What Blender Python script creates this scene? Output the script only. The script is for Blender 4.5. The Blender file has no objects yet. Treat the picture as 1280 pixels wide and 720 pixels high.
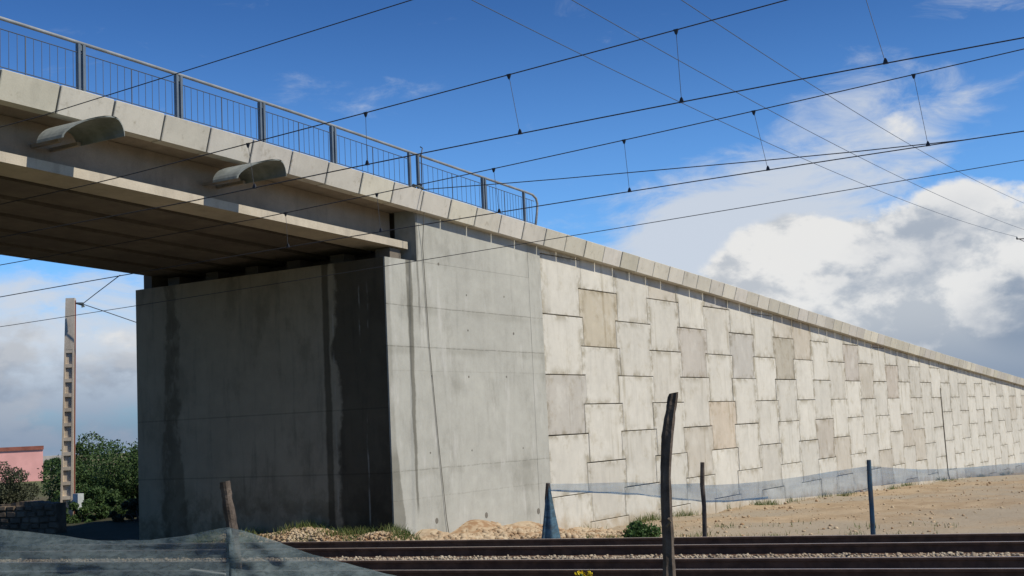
import bpy, math, random
import numpy as np
from mathutils import Matrix, Vector

random.seed(7)
rng = np.random.default_rng(7)
scene = bpy.context.scene
COL = scene.collection
rad = math.radians

# ------------------------------------------------------------------ camera
EYE = 2.0
RM = np.array([[0.52032, 0.068259, 0.851239],
               [-0.852695, 0.096006, 0.513511],
               [-0.046673, -0.993038, 0.108158]])
cam_data = bpy.data.cameras.new('camera')
cam_data.sensor_width = 36.0
cam_data.lens = 45.0
cam_data.clip_start = 0.1
cam_data.clip_end = 20000
cam = bpy.data.objects.new('camera', cam_data)
COL.objects.link(cam)
_m = Matrix(((RM[0][0], -RM[0][1], -RM[0][2]), (RM[1][0], -RM[1][1], -RM[1][2]), (RM[2][0], -RM[2][1], -RM[2][2])))
cam.matrix_world = Matrix.Translation((0, 0, EYE)) @ _m.to_4x4()
scene.camera = cam

# ------------------------------------------------------------------ node helpers
def nd(nt, typ, ins=None, **props):
    n = nt.nodes.new(typ)
    for k, v in props.items():
        setattr(n, k, v)
    for k, v in (ins or {}).items():
        s = n.inputs[k]
        if isinstance(v, bpy.types.NodeSocket):
            nt.links.new(v, s)
        else:
            s.default_value = v
    return n
def mth(nt, op, a, b=None, c=None, clamp=False):
    ins = {0: a}
    if b is not None: ins[1] = b
    if c is not None: ins[2] = c
    return nd(nt, 'ShaderNodeMath', ins, operation=op, use_clamp=clamp).outputs[0]
def vmth(nt, op, a, b=None, out=0):
    ins = {0: a}
    if b is not None: ins[1] = b
    return nd(nt, 'ShaderNodeVectorMath', ins, operation=op).outputs[out]
def col4(c):
    return c if isinstance(c, bpy.types.NodeSocket) else (c[0], c[1], c[2], 1.0)
def mixc(nt, fac, a, b, blend='MIX'):
    return nd(nt, 'ShaderNodeMix', {0: fac, 6: col4(a), 7: col4(b)}, data_type='RGBA', blend_type=blend).outputs[2]
def noise(nt, vec, scale, detail=4.0, rough=0.55, dist=0.0):
    return nd(nt, 'ShaderNodeTexNoise', {'Vector': vec, 'Scale': scale, 'Detail': detail, 'Roughness': rough, 'Distortion': dist}).outputs[0]
def mr(nt, v, a, b, c=0.0, d=1.0, smooth=True):
    return nd(nt, 'ShaderNodeMapRange', {0: v, 1: a, 2: b, 3: c, 4: d}, interpolation_type='SMOOTHSTEP' if smooth else 'LINEAR').outputs[0]
def scaled(nt, vec, s):
    return vmth(nt, 'MULTIPLY', vec, s)
def new_mat(name):
    m = bpy.data.materials.new(name)
    m.use_nodes = True
    nt = m.node_tree
    for n in list(nt.nodes):
        nt.nodes.remove(n)
    out = nd(nt, 'ShaderNodeOutputMaterial')
    return m, nt, out
def finish(nt, out, color, rough=0.85, bump=None, bstr=0.3, bdist=0.02, spec=0.25, metal=0.0):
    p = nd(nt, 'ShaderNodeBsdfPrincipled', {'Base Color': col4(color), 'Roughness': rough, 'Metallic': metal, 'Specular IOR Level': spec})
    if bump is not None:
        b = nd(nt, 'ShaderNodeBump', {'Height': bump, 'Strength': bstr, 'Distance': bdist})
        nt.links.new(b.outputs[0], p.inputs['Normal'])
    nt.links.new(p.outputs[0], out.inputs[0])
    return p

# ------------------------------------------------------------------ world, sun, exposure
SUN = np.array([0.07, -0.67, 0.70]); SUN = SUN / np.linalg.norm(SUN)
def dir_px(x, y):
    v = RM @ np.array([x - 640.0, y - 360.0, 1600.0])
    return v / np.linalg.norm(v)
world = bpy.data.worlds.new('World')
scene.world = world
world.use_nodes = True
wt = world.node_tree
for n in list(wt.nodes):
    wt.nodes.remove(n)
wout = nd(wt, 'ShaderNodeOutputWorld')
sky = nd(wt, 'ShaderNodeTexSky', sky_type='NISHITA', sun_disc=False)
sky.sun_elevation = math.asin(SUN[2])
sky.sun_rotation = math.atan2(SUN[0], SUN[1])
sky.altitude = 60.0
sky.air_density = 1.0
sky.dust_density = 0.35
sky.ozone_density = 2.2
D = nd(wt, 'ShaderNodeTexCoord').outputs['Generated']
sep = nd(wt, 'ShaderNodeSeparateXYZ', {0: D})
dz = sep.outputs[2]
def blob(x, y, rx, ry, rot=0.0):
    """soft patch of cloud cover round the direction seen at x, y (radii in the same units)"""
    c = dir_px(x, y)
    e1 = np.cross(c, [0, 0, 1.0]); e1 /= np.linalg.norm(e1)
    e2 = np.cross(e1, c)
    cr, sr = math.cos(rot), math.sin(rot)
    a1 = (e1 * cr + e2 * sr) * 1600.0 / rx
    a2 = (-e1 * sr + e2 * cr) * 1600.0 / ry
    u = vmth(wt, 'DOT_PRODUCT', D, tuple(a1), 1)
    v = vmth(wt, 'DOT_PRODUCT', D, tuple(a2), 1)
    r2 = mth(wt, 'ADD', mth(wt, 'MULTIPLY', u, u), mth(wt, 'MULTIPLY', v, v))
    front = mr(wt, vmth(wt, 'DOT_PRODUCT', D, tuple(c), 1), 0.3, 0.6)
    return mth(wt, 'MULTIPLY', mr(wt, r2, 0.0, 1.0, 1.0, 0.0), front)
def addall(lst):
    s = lst[0]
    for q in lst[1:]:
        s = mth(wt, 'ADD', s, q)
    return s
def fbm_at(vec, sc, detail=7.0, rough=0.58):
    return noise(wt, scaled(wt, vec, (1.0, 1.0, 1.7)), sc, detail, rough, 0.15)
n0 = fbm_at(D, 12.0)
n1 = fbm_at(vmth(wt, 'ADD', D, tuple(SUN * 0.018 + np.array([0, 0, 0.014]))), 12.0)
lowb = mr(wt, dz, 0.0, 0.17, 0.16, -0.20)
patches = addall([
    mth(wt, 'MULTIPLY', blob(1120, 400, 400, 190), 0.46),
    mth(wt, 'MULTIPLY', blob(985, 325, 125, 85), 0.32),
    mth(wt, 'MULTIPLY', blob(1270, 320, 240, 160), 0.32),
    mth(wt, 'MULTIPLY', blob(1140, 165, 120, 55, 0.3), 0.20),
    mth(wt, 'MULTIPLY', blob(60, 440, 260, 70), 0.05),
])
cov = mth(wt, 'ADD', lowb, patches)
dens_raw = mth(wt, 'ADD', mth(wt, 'ADD', n0, mth(wt, 'MULTIPLY', mth(wt, 'SUBTRACT', noise(wt, D, 30.0, 6.0, 0.65), 0.5), 0.10)), cov)
dens = mr(wt, dens_raw, 0.57, 0.73, 0.0, 0.97)
puff = noise(wt, scaled(wt, D, (1.0, 1.0, 1.3)), 22.0, 6.0, 0.62)
lit = mr(wt, mth(wt, 'ADD', mth(wt, 'SUBTRACT', n0, n1), mth(wt, 'MULTIPLY', mth(wt, 'SUBTRACT', puff, 0.5), 0.20)), -0.12, 0.06)
grey = addall([mth(wt, 'MULTIPLY', blob(1285, 385, 85, 65), 0.8),
               mth(wt, 'MULTIPLY', blob(1140, 310, 130, 55, 0.4), 0.36),
               mth(wt, 'MULTIPLY', blob(80, 420, 240, 110), 0.5),
               mr(wt, dz, 0.02, 0.07, 0.1, 0.0)])
grey = mth(wt, 'MULTIPLY', grey, mr(wt, n1, 0.34, 0.56), clamp=True)
# thin high veil
nv = noise(wt, scaled(wt, D, (2.2, 2.2, 6.0)), 6.0, 8.0, 0.64, 0.5)
vcov = addall([mth(wt, 'MULTIPLY', blob(990, 250, 350, 130, 0.5), 0.38),
               mth(wt, 'MULTIPLY', blob(830, 300, 260, 110, 0.3), 0.24),
               mth(wt, 'MULTIPLY', blob(440, 120, 150, 50), 0.17),
               mth(wt, 'MULTIPLY', blob(1240, -5, 130, 30), 0.25),
               mth(wt, 'MULTIPLY', blob(60, 430, 260, 110), 0.42),
               mr(wt, dz, 0.02, 0.20, 0.20, -0.05)])
veil = mr(wt, mth(wt, 'ADD', nv, vcov), 0.56, 1.02, 0.0, 0.92)
skyc = sky.outputs[0]
blue = mixc(wt, 1.0, skyc, mixc(wt, mr(wt, dz, 0.14, 0.36), (0.70, 1.20, 1.78), (0.31, 0.63, 1.09)), 'MULTIPLY')
K = 9.2
veiled = mixc(wt, veil, blue, (0.76 * K, 0.82 * K, 0.91 * K))
c_shade = (0.62 * K, 0.665 * K, 0.725 * K)
c_dark = (0.26 * K, 0.34 * K, 0.47 * K)
c_lit = (1.0 * K, 0.995 * K, 0.98 * K)
cl = mixc(wt, lit, c_shade, c_lit)
cl = mixc(wt, grey, cl, c_dark)
clouded = mixc(wt, dens, veiled, cl)
hz = mr(wt, dz, 0.0, 0.085, 0.85, 0.0)
hazed = mixc(wt, hz, clouded, (0.22 * K, 0.32 * K, 0.48 * K))
bg = nd(wt, 'ShaderNodeBackground', {0: hazed, 1: 0.088})
wt.links.new(bg.outputs[0], wout.inputs[0])

sun_data = bpy.data.lights.new('sun', 'SUN')
sun_data.energy = 5.0
sun_data.angle = rad(1.0)
sun_data.color = (1.0, 0.915, 0.765)
sun = bpy.data.objects.new('sun', sun_data)
COL.objects.link(sun)
sun.rotation_euler = Vector(SUN).to_track_quat('Z', 'Y').to_euler()
scene.view_settings.view_transform = 'Standard'
scene.view_settings.look = 'None'
scene.view_settings.exposure = 0.0
scene.view_settings.gamma = 1.0
scene.cycles.max_bounces = 8
scene.cycles.transparent_max_bounces = 16

# ------------------------------------------------------------------ object helpers
def tag(o, label=None, cat=None, group=None, kind=None):
    if label: o['label'] = label
    if cat: o['category'] = cat
    if group: o['group'] = group
    if kind: o['kind'] = kind
    return o
def empty(name, loc, label=None, cat=None, group=None):
    o = bpy.data.objects.new(name, None)
    o.location = loc
    o.empty_display_size = 0.3
    COL.objects.link(o)
    return tag(o, label, cat, group)
def world_loc(o):
    v = Vector((0, 0, 0))
    while o is not None:
        v = v + Vector(o.location)
        o = o.parent
    return v
def place(name, mesh, mat, parent=None, loc=(0, 0, 0), rot=None):
    """object of a shared mesh whose given location is a world point"""
    o = bpy.data.objects.new(name, mesh)
    if mat is not None and len(mesh.materials) == 0:
        mesh.materials.append(mat)
    if parent is not None:
        o.parent = parent
        o.location = Vector(loc) - world_loc(parent)
    else:
        o.location = loc
    if rot is not None:
        o.rotation_euler = rot
    COL.objects.link(o)
    return o
class MB:
    """collects geometry in world coordinates and links it as one mesh object"""
    def __init__(s):
        s.v = []; s.f = []
    def add(s, vs, fs):
        b = len(s.v)
        s.v += [tuple(map(float, p)) for p in vs]
        s.f += [tuple(b + i for i in f) for f in fs]
        return s
    def box(s, a, b):
        x0, y0, z0 = a; x1, y1, z1 = b
        return s.add([(x0, y0, z0), (x1, y0, z0), (x1, y1, z0), (x0, y1, z0), (x0, y0, z1), (x1, y0, z1), (x1, y1, z1), (x0, y1, z1)],
                     [(0, 3, 2, 1), (4, 5, 6, 7), (0, 1, 5, 4), (1, 2, 6, 5), (2, 3, 7, 6), (3, 0, 4, 7)])
    def loft(s, rings, caps=True, close=True):
        n = len(rings[0]); vs = [p for r in rings for p in r]; fs = []
        for i in range(len(rings) - 1):
            for j in range(n if close else n - 1):
                k = (j + 1) % n
                fs.append((i * n + j, i * n + k, (i + 1) * n + k, (i + 1) * n + j))
        if caps and close:
            fs.append(tuple(range(n - 1, -1, -1)))
            fs.append(tuple((len(rings) - 1) * n + j for j in range(n)))
        return s.add(vs, fs)
    def tube(s, pts, r, n=6, caps=True):
        pts = [np.array(p, float) for p in pts]
        rr = r if isinstance(r, (list, tuple)) else [r] * len(pts)
        rings = []
        for i, p in enumerate(pts):
            t = pts[min(i + 1, len(pts) - 1)] - pts[max(i - 1, 0)]
            t /= np.linalg.norm(t)
            a = np.array([0, 0, 1.0]) if abs(t[2]) < 0.9 else np.array([1.0, 0, 0])
            u = np.cross(t, a); u /= np.linalg.norm(u); w = np.cross(u, t)
            rings.append([p + rr[i] * (math.cos(2 * math.pi * k / n) * u + math.sin(2 * math.pi * k / n) * w) for k in range(n)])
        return s.loft(rings, caps)
    def build(s, name, mat, parent=None, smooth=False, origin=None):
        L = world_loc(parent) if parent is not None else Vector(origin or (0, 0, 0))
        me = bpy.data.meshes.new(name)
        me.from_pydata([(p[0] - L.x, p[1] - L.y, p[2] - L.z) for p in s.v], [], s.f)
        me.materials.append(mat)
        if smooth:
            me.polygons.foreach_set('use_smooth', [True] * len(me.polygons))
        me.update()
        o = bpy.data.objects.new(name, me)
        if parent is not None:
            o.parent = parent
        else:
            o.location = L
        COL.objects.link(o)
        return o
def fix_normals(o):
    import bmesh
    bm = bmesh.new(); bm.from_mesh(o.data)
    bmesh.ops.recalc_face_normals(bm, faces=bm.faces)
    bm.to_mesh(o.data); bm.free()
    return o
def np_mesh(name, verts, quads, mat, parent=None, tri=False):
    k = 3 if tri else 4
    me = bpy.data.meshes.new(name)
    me.vertices.add(len(verts)); me.vertices.foreach_set('co', np.asarray(verts, np.float32).ravel())
    me.loops.add(len(quads) * k); me.loops.foreach_set('vertex_index', np.asarray(quads, np.int32).ravel())
    me.polygons.add(len(quads))
    me.polygons.foreach_set('loop_start', np.arange(0, len(quads) * k, k, dtype=np.int32))
    me.update(calc_edges=True); me.validate()
    me.materials.append(mat)
    o = bpy.data.objects.new(name, me)
    if parent is not None:
        o.parent = parent
        o.location = -world_loc(parent)
    COL.objects.link(o)
    return o

# ------------------------------------------------------------------ materials
def concrete(name, base, alt=None, var=0.25, streak=0.25, bstr=0.25, obj_col=False, local=False, extra=None, fine=35.0, rough=0.9):
    m, nt, out = new_mat(name)
    geo = nd(nt, 'ShaderNodeNewGeometry')
    if local:
        oi = nd(nt, 'ShaderNodeObjectInfo')
        p = nd(nt, 'ShaderNodeTexCoord').outputs['Object']
        off = vmth(nt, 'MULTIPLY', nd(nt, 'ShaderNodeCombineXYZ', {0: oi.outputs['Random'], 1: oi.outputs['Random'], 2: oi.outputs['Random']}).outputs[0], (57.0, 31.0, 83.0))
        pos = vmth(nt, 'ADD', p, off)
    else:
        pos = geo.outputs['Position']
        p = pos
    c = nd(nt, 'ShaderNodeObjectInfo').outputs['Color'] if obj_col else base
    big = noise(nt, pos, 0.7, 5.0, 0.6)
    mid = noise(nt, pos, 3.2, 5.0, 0.6)
    fin = noise(nt, pos, fine, 4.0, 0.6)
    st = noise(nt, scaled(nt, pos, (1.0, 1.0, 0.10)), 5.0, 4.0, 0.6)
    if alt is not None:
        c = mixc(nt, mr(nt, big, 0.38, 0.62), c, alt)
    v = mth(nt, 'ADD', mth(nt, 'MULTIPLY', mr(nt, big, 0.3, 0.7, -1.0, 1.0, False), var * 0.5),
            mth(nt, 'MULTIPLY', mr(nt, mid, 0.3, 0.7, -1.0, 1.0, False), var * 0.35))
    v = mth(nt, 'ADD', v, mth(nt, 'MULTIPLY', mr(nt, fin, 0.3, 0.7, -1.0, 1.0, False), var * 0.22))
    v = mth(nt, 'ADD', v, mth(nt, 'MULTIPLY', mr(nt, st, 0.5, 0.75), -streak))
    v = mth(nt, 'ADD', v, 1.0)
    c = nd(nt, 'ShaderNodeMix', {0: 1.0, 6: col4(c), 7: nd(nt, 'ShaderNodeCombineXYZ', {0: v, 1: v, 2: v}).outputs[0]}, data_type='RGBA', blend_type='MULTIPLY').outputs[2]
    if extra is not None:
        c = extra(nt, c, p, pos)
    bump = mth(nt, 'ADD', mth(nt, 'MULTIPLY', mid, 0.6), mth(nt, 'MULTIPLY', fin, 0.5))
    finish(nt, out, c, rough, bump, bstr, 0.02)
    return m

def band(nt, v, lo, hi, soft):
    return mth(nt, 'MULTIPLY', mr(nt, v, lo - soft, lo + soft), mr(nt, v, hi - soft, hi + soft, 1.0, 0.0))
def dark(nt, c, fac, tint=(0.30, 0.29, 0.26), amt=1.0):
    return mixc(nt, mth(nt, 'MULTIPLY', fac, amt), c, mixc(nt, 1.0, c, tint, 'MULTIPLY'))

def panel_extra(nt, c, p, pos):
    s = nd(nt, 'ShaderNodeSeparateXYZ', {0: p})
    ax = mth(nt, 'ABSOLUTE', s.outputs[0]); az = mth(nt, 'ABSOLUTE', s.outputs[2])
    n = noise(nt, pos, 2.3, 5.0, 0.65)
    e = mth(nt, 'MAXIMUM', mr(nt, ax, 0.72, 1.08), mr(nt, az, 0.55, 0.82))
    g = mth(nt, 'MULTIPLY', e, mr(nt, n, 0.44, 0.62))
    c = dark(nt, c, g, (0.62, 0.59, 0.52))
    wp = nd(nt, 'ShaderNodeNewGeometry').outputs['Position']
    run = mth(nt, 'MULTIPLY', mr(nt, noise(nt, scaled(nt, wp, (1.0, 1.0, 0.045)), 4.5, 4.0, 0.6), 0.54, 0.72), mr(nt, noise(nt, wp, 0.6, 3.0), 0.40, 0.60))
    c = dark(nt, c, run, (0.72, 0.69, 0.62), 0.8)
    ws = nd(nt, 'ShaderNodeSeparateXYZ', {0: wp})
    hg = mth(nt, 'SUBTRACT', ws.outputs[2], mr(nt, ws.outputs[0], 29.0, 130.0, -0.80, -3.65, False))
    spl = mth(nt, 'MULTIPLY', mr(nt, mth(nt, 'ADD', hg, mth(nt, 'MULTIPLY', mth(nt, 'SUBTRACT', noise(nt, wp, 2.2, 5.0, 0.65), 0.5), 1.1)), 0.05, 0.5, 1.0, 0.0), 0.65)
    c = mixc(nt, spl, c, (0.34, 0.275, 0.19))
    blot = mr(nt, noise(nt, pos, 1.7, 6.0, 0.7), 0.52, 0.72)
    c = dark(nt, c, blot, (0.80, 0.765, 0.69), 0.8)
    # cement wash, paler cloudy patches
    c = mixc(nt, mth(nt, 'MULTIPLY', mr(nt, noise(nt, pos, 1.3, 5.0, 0.6), 0.52, 0.70), 0.35), c, (0.55, 0.54, 0.49))
    return c

def front_extra(nt, c, p, pos):
    s = nd(nt, 'ShaderNodeSeparateXYZ', {0: pos})
    X, Z = s.outputs[0], s.outputs[2]
    wob = mth(nt, 'MULTIPLY', mth(nt, 'SUBTRACT', noise(nt, pos, 1.6, 5.0, 0.6), 0.5), 0.16)
    Xw = mth(nt, 'ADD', X, wob)
    jit = noise(nt, pos, 9.0, 4.0, 0.7)
    # long run of damp down the front, tapering at the foot
    half = mr(nt, Z, 0.2, 5.8, 0.035, 0.115, False)
    f = mr(nt, mth(nt, 'SUBTRACT', mth(nt, 'ABSOLUTE', mth(nt, 'SUBTRACT', Xw, 23.08)), half), -0.03, 0.03, 1.0, 0.0)
    f = mth(nt, 'MULTIPLY', f, mr(nt, Z, 0.15, 0.5))
    c = dark(nt, c, f, (0.42, 0.41, 0.38), 0.95)
    f2 = mth(nt, 'MULTIPLY', band(nt, Xw, 23.40, 23.47, 0.03), mr(nt, Z, 4.2, 4.9))
    c = dark(nt, c, f2, (0.45, 0.44, 0.42), 0.8)
    # damp at the broken arris
    f3 = mr(nt, mth(nt, 'ADD', Xw, mr(nt, Z, 0.0, 2.2, -0.25, 0.0)), 22.32, 22.38, 1.0, 0.0)
    f3 = mth(nt, 'MULTIPLY', f3, mr(nt, Z, 1.4, 1.8, 1.0, 0.45))
    c = dark(nt, c, f3, (0.5, 0.49, 0.46), 0.9)
    # formwork lifts
    for z0, a in ((4.79, 0.45), (3.88, 0.55), (3.35, 0.2), (1.17, 0.5), (0.55, 0.25)):
        zz = mth(nt, 'ADD', Z, mth(nt, 'MULTIPLY', mth(nt, 'SUBTRACT', noise(nt, pos, 2.0, 3.0), 0.5), 0.05))
        ln = mth(nt, 'MULTIPLY', band(nt, zz, z0 - 0.012, z0 + 0.012, 0.012), mr(nt, jit, 0.35, 0.55))
        c = dark(nt, c, ln, (0.45, 0.44, 0.41), a)
        soft = mth(nt, 'MULTIPLY', band(nt, zz, z0 - 0.16, z0 + 0.02, 0.08), mr(nt, noise(nt, pos, 1.1, 4.0), 0.42, 0.6))
        c = dark(nt, c, soft, (0.72, 0.71, 0.68), a)
    # dark clouds and pale efflorescence
    c = dark(nt, c, mr(nt, noise(nt, scaled(nt, pos, (1, 1, 0.55)), 0.95, 6.0, 0.65), 0.50, 0.70), (0.76, 0.755, 0.74), 0.9)
    c = mixc(nt, mth(nt, 'MULTIPLY', mr(nt, noise(nt, scaled(nt, pos, (1.6, 1, 0.35)), 2.2, 5.0, 0.6), 0.56, 0.74), 0.45), c, (0.47, 0.465, 0.44))
    return c

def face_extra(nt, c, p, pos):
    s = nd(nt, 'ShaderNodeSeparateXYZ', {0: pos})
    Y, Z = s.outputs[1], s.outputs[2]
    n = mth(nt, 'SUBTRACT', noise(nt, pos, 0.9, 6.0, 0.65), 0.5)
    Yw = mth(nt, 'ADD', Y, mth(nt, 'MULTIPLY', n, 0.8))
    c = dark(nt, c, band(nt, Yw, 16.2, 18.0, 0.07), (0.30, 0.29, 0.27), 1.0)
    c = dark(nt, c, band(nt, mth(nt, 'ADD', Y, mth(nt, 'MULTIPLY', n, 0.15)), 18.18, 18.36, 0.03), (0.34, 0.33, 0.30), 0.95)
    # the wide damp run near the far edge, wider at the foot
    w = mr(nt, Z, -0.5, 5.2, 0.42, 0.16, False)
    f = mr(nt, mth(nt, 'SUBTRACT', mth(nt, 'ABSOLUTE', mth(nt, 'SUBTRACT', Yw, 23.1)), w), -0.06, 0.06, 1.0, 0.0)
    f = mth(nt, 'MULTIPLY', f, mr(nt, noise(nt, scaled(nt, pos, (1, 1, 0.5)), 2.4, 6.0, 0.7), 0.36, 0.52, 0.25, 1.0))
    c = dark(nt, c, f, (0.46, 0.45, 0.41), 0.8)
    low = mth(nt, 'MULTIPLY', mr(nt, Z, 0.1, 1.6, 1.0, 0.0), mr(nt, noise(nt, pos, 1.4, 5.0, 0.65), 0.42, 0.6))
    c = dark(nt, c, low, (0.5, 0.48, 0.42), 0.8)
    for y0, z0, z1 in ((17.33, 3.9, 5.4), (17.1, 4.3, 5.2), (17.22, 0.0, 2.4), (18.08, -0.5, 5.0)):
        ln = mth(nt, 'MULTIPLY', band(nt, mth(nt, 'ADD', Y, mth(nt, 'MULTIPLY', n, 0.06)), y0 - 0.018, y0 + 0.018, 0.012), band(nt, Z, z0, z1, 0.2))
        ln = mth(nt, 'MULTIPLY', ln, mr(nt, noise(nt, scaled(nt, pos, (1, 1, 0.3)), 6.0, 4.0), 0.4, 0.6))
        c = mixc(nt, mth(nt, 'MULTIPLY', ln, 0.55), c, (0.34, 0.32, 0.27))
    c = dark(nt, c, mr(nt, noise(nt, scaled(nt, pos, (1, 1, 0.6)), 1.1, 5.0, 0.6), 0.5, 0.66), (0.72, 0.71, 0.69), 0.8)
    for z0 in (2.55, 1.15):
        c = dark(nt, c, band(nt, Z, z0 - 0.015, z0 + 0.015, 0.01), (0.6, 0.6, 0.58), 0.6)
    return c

def cornice_extra(nt, c, p, pos):
    n = noise(nt, pos, 4.0, 5.0, 0.7)
    c = dark(nt, c, mr(nt, n, 0.56, 0.74), (0.62, 0.59, 0.53), 0.75)
    return c

M = {}
M['panel'] = concrete('precast_panel', (0.45, 0.43, 0.39), var=0.14, streak=0.10, obj_col=True, local=True, extra=panel_extra, bstr=0.15)
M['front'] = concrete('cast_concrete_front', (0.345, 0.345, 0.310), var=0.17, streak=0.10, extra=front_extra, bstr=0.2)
M['face'] = concrete('cast_concrete_face', (0.265, 0.222, 0.152), var=0.2, streak=0.22, extra=face_extra, bstr=0.2)  # base colour darkened and warmed to carry this side's shade
M['cornice'] = concrete('cornice_concrete', (0.5, 0.46, 0.4), var=0.15, streak=0.12, obj_col=True, local=True, extra=cornice_extra, bstr=0.2)
M['girder'] = concrete('shaded_girder_concrete', (0.27, 0.225, 0.175), var=0.3, streak=0.15)  # ledge concrete darkened so the recess shade sits in its colour
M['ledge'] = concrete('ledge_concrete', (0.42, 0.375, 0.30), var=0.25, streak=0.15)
M['soffit'] = concrete('soffit_concrete', (0.165, 0.142, 0.115), alt=(0.11, 0.093, 0.077), var=0.3, streak=0.1)  # darker copy of the girder concrete, under-deck shade put into it
M['core'] = concrete('wall_core', (0.14, 0.13, 0.11), var=0.2, streak=0.1)
M['sleeper'] = concrete('sleeper_concrete', (0.32, 0.30, 0.27), var=0.25, local=True)
M['pole'] = concrete('pole_concrete', (0.56, 0.50, 0.42), alt=(0.47, 0.40, 0.32), var=0.3, streak=0.25)
M['asphalt'] = concrete('asphalt', (0.055, 0.055, 0.055), var=0.3, streak=0.0, fine=60)

def simple(name, c, rough=0.7, metal=0.0, spec=0.3, var=0.25, sc=8.0, alt=None, bstr=0.15, trans=0.0):
    m, nt, out = new_mat(name)
    pos = nd(nt, 'ShaderNodeNewGeometry').outputs['Position']
    n = noise(nt, pos, sc, 5.0, 0.6)
    n2 = noise(nt, pos, sc * 6, 3.0, 0.6)
    a = alt or tuple(q * (1 - var) for q in c)
    cc = mixc(nt, mr(nt, n, 0.35, 0.65), c, a)
    p = finish(nt, out, cc, rough, n2, bstr, 0.01, spec, metal)
    return m
M['baluster'] = simple('painted_baluster', (0.075, 0.10, 0.14), 0.5, 0.2, 0.4, 0.2, 3.0)
M['toprail'] = simple('pale_top_rail', (0.27, 0.29, 0.30), 0.5, 0.2, 0.4, 0.3, 2.0)  # top rail a paler grey than the bars and posts
M['steel'] = simple('galvanised_railing', (0.13, 0.165, 0.20), 0.5, 0.25, 0.4, 0.2, 3.0)
M['rail_side'] = simple('rusty_rail', (0.105, 0.062, 0.043), 0.85, 0.0, 0.2, 0.35, 5.0)
M['wire'] = simple('dark_wire', (0.04, 0.043, 0.052), 0.5, 0.3, 0.4, 0.1)
M['thinwire'] = simple('grey_wire', (0.10, 0.13, 0.18), 0.5, 0.3, 0.4, 0.1)
M['canopy'] = simple('grey_fibre_cement', (0.235, 0.255, 0.24), 0.8, 0.0, 0.2, 0.3, 4.0)
M['bark'] = simple('weathered_wood', (0.125, 0.10, 0.082), 0.95, 0.0, 0.1, 0.45, 6.0, bstr=0.8)
M['bluewood'] = simple('blue_stained_wood', (0.09, 0.10, 0.11), 0.9, 0.0, 0.1, 0.4, 7.0, alt=(0.06, 0.12, 0.17))
M['pink'] = simple('pink_render', (0.68, 0.36, 0.34), 0.9, 0.0, 0.1, 0.12, 0.8)
M['roofedge'] = simple('red_brown_edge', (0.26, 0.10, 0.075), 0.9, 0.0, 0.1, 0.3, 1.5)
M['whitewash'] = simple('pale_wall', (0.55, 0.52, 0.46), 0.9, 0.0, 0.1, 0.2, 0.8)
M['rubble'] = simple('brown_stone', (0.17, 0.135, 0.10), 0.95, 0.0, 0.1, 0.4, 2.5, bstr=0.6)
M['box'] = simple('grey_box', (0.42, 0.46, 0.48), 0.5, 0.0, 0.3, 0.15, 6.0)
M['insul'] = simple('glass_insulator', (0.10, 0.12, 0.12), 0.25, 0.0, 0.5, 0.1)
M['twig'] = simple('twig', (0.20, 0.16, 0.12), 0.9, 0.0, 0.1, 0.3)
M['hills'] = simple('haze_blue_hills', (0.10, 0.14, 0.18), 0.95, 0.0, 0.0, 0.25, 0.004)  # dull blue in the base colour stands in for distance haze

def rail_head_mat():
    m, nt, out = new_mat('rail_running_face')
    pos = nd(nt, 'ShaderNodeNewGeometry').outputs['Position']
    n = noise(nt, pos, 4.0, 4.0)
    finish(nt, out, mixc(nt, n, (0.36, 0.31, 0.27), (0.46, 0.41, 0.36)), 0.4, None, spec=0.5, metal=0.3)
    return m
M['rail_head'] = rail_head_mat()

def leaf_mat(name, a, b, c):
    m, nt, out = new_mat(name)
    pos = nd(nt, 'ShaderNodeNewGeometry').outputs['Position']
    n = noise(nt, pos, 1.6, 4.0, 0.6); n2 = noise(nt, pos, 13.0, 2.0, 0.5)
    col = mixc(nt, mr(nt, n2, 0.35, 0.65), mixc(nt, mr(nt, n, 0.35, 0.65), a, b), c)
    d = nd(nt, 'ShaderNodeBsdfPrincipled', {'Base Color': col, 'Roughness': 0.6, 'Specular IOR Level': 0.25})
    t = nd(nt, 'ShaderNodeBsdfTranslucent', {0: col})
    mx = nd(nt, 'ShaderNodeMixShader', {0: 0.25, 1: d.outputs[0], 2: t.outputs[0]})
    nt.links.new(mx.outputs[0], out.inputs[0])
    return m
M['leaf_dark'] = leaf_mat('dark_leaves', (0.05, 0.098, 0.03), (0.09, 0.145, 0.045), (0.032, 0.066, 0.022))
M['leaf_olive'] = leaf_mat('olive_leaves', (0.070, 0.080, 0.045), (0.095, 0.10, 0.06), (0.05, 0.06, 0.035))
M['leaf_green'] = leaf_mat('green_leaves', (0.055, 0.11, 0.030), (0.085, 0.14, 0.04), (0.035, 0.075, 0.02))
M['grass'] = leaf_mat('grass_blades', (0.10, 0.14, 0.035), (0.18, 0.17, 0.06), (0.07, 0.11, 0.03))
M['yellow'] = simple('yellow_petals', (0.75, 0.55, 0.02), 0.6, 0.0, 0.2, 0.15)

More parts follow.
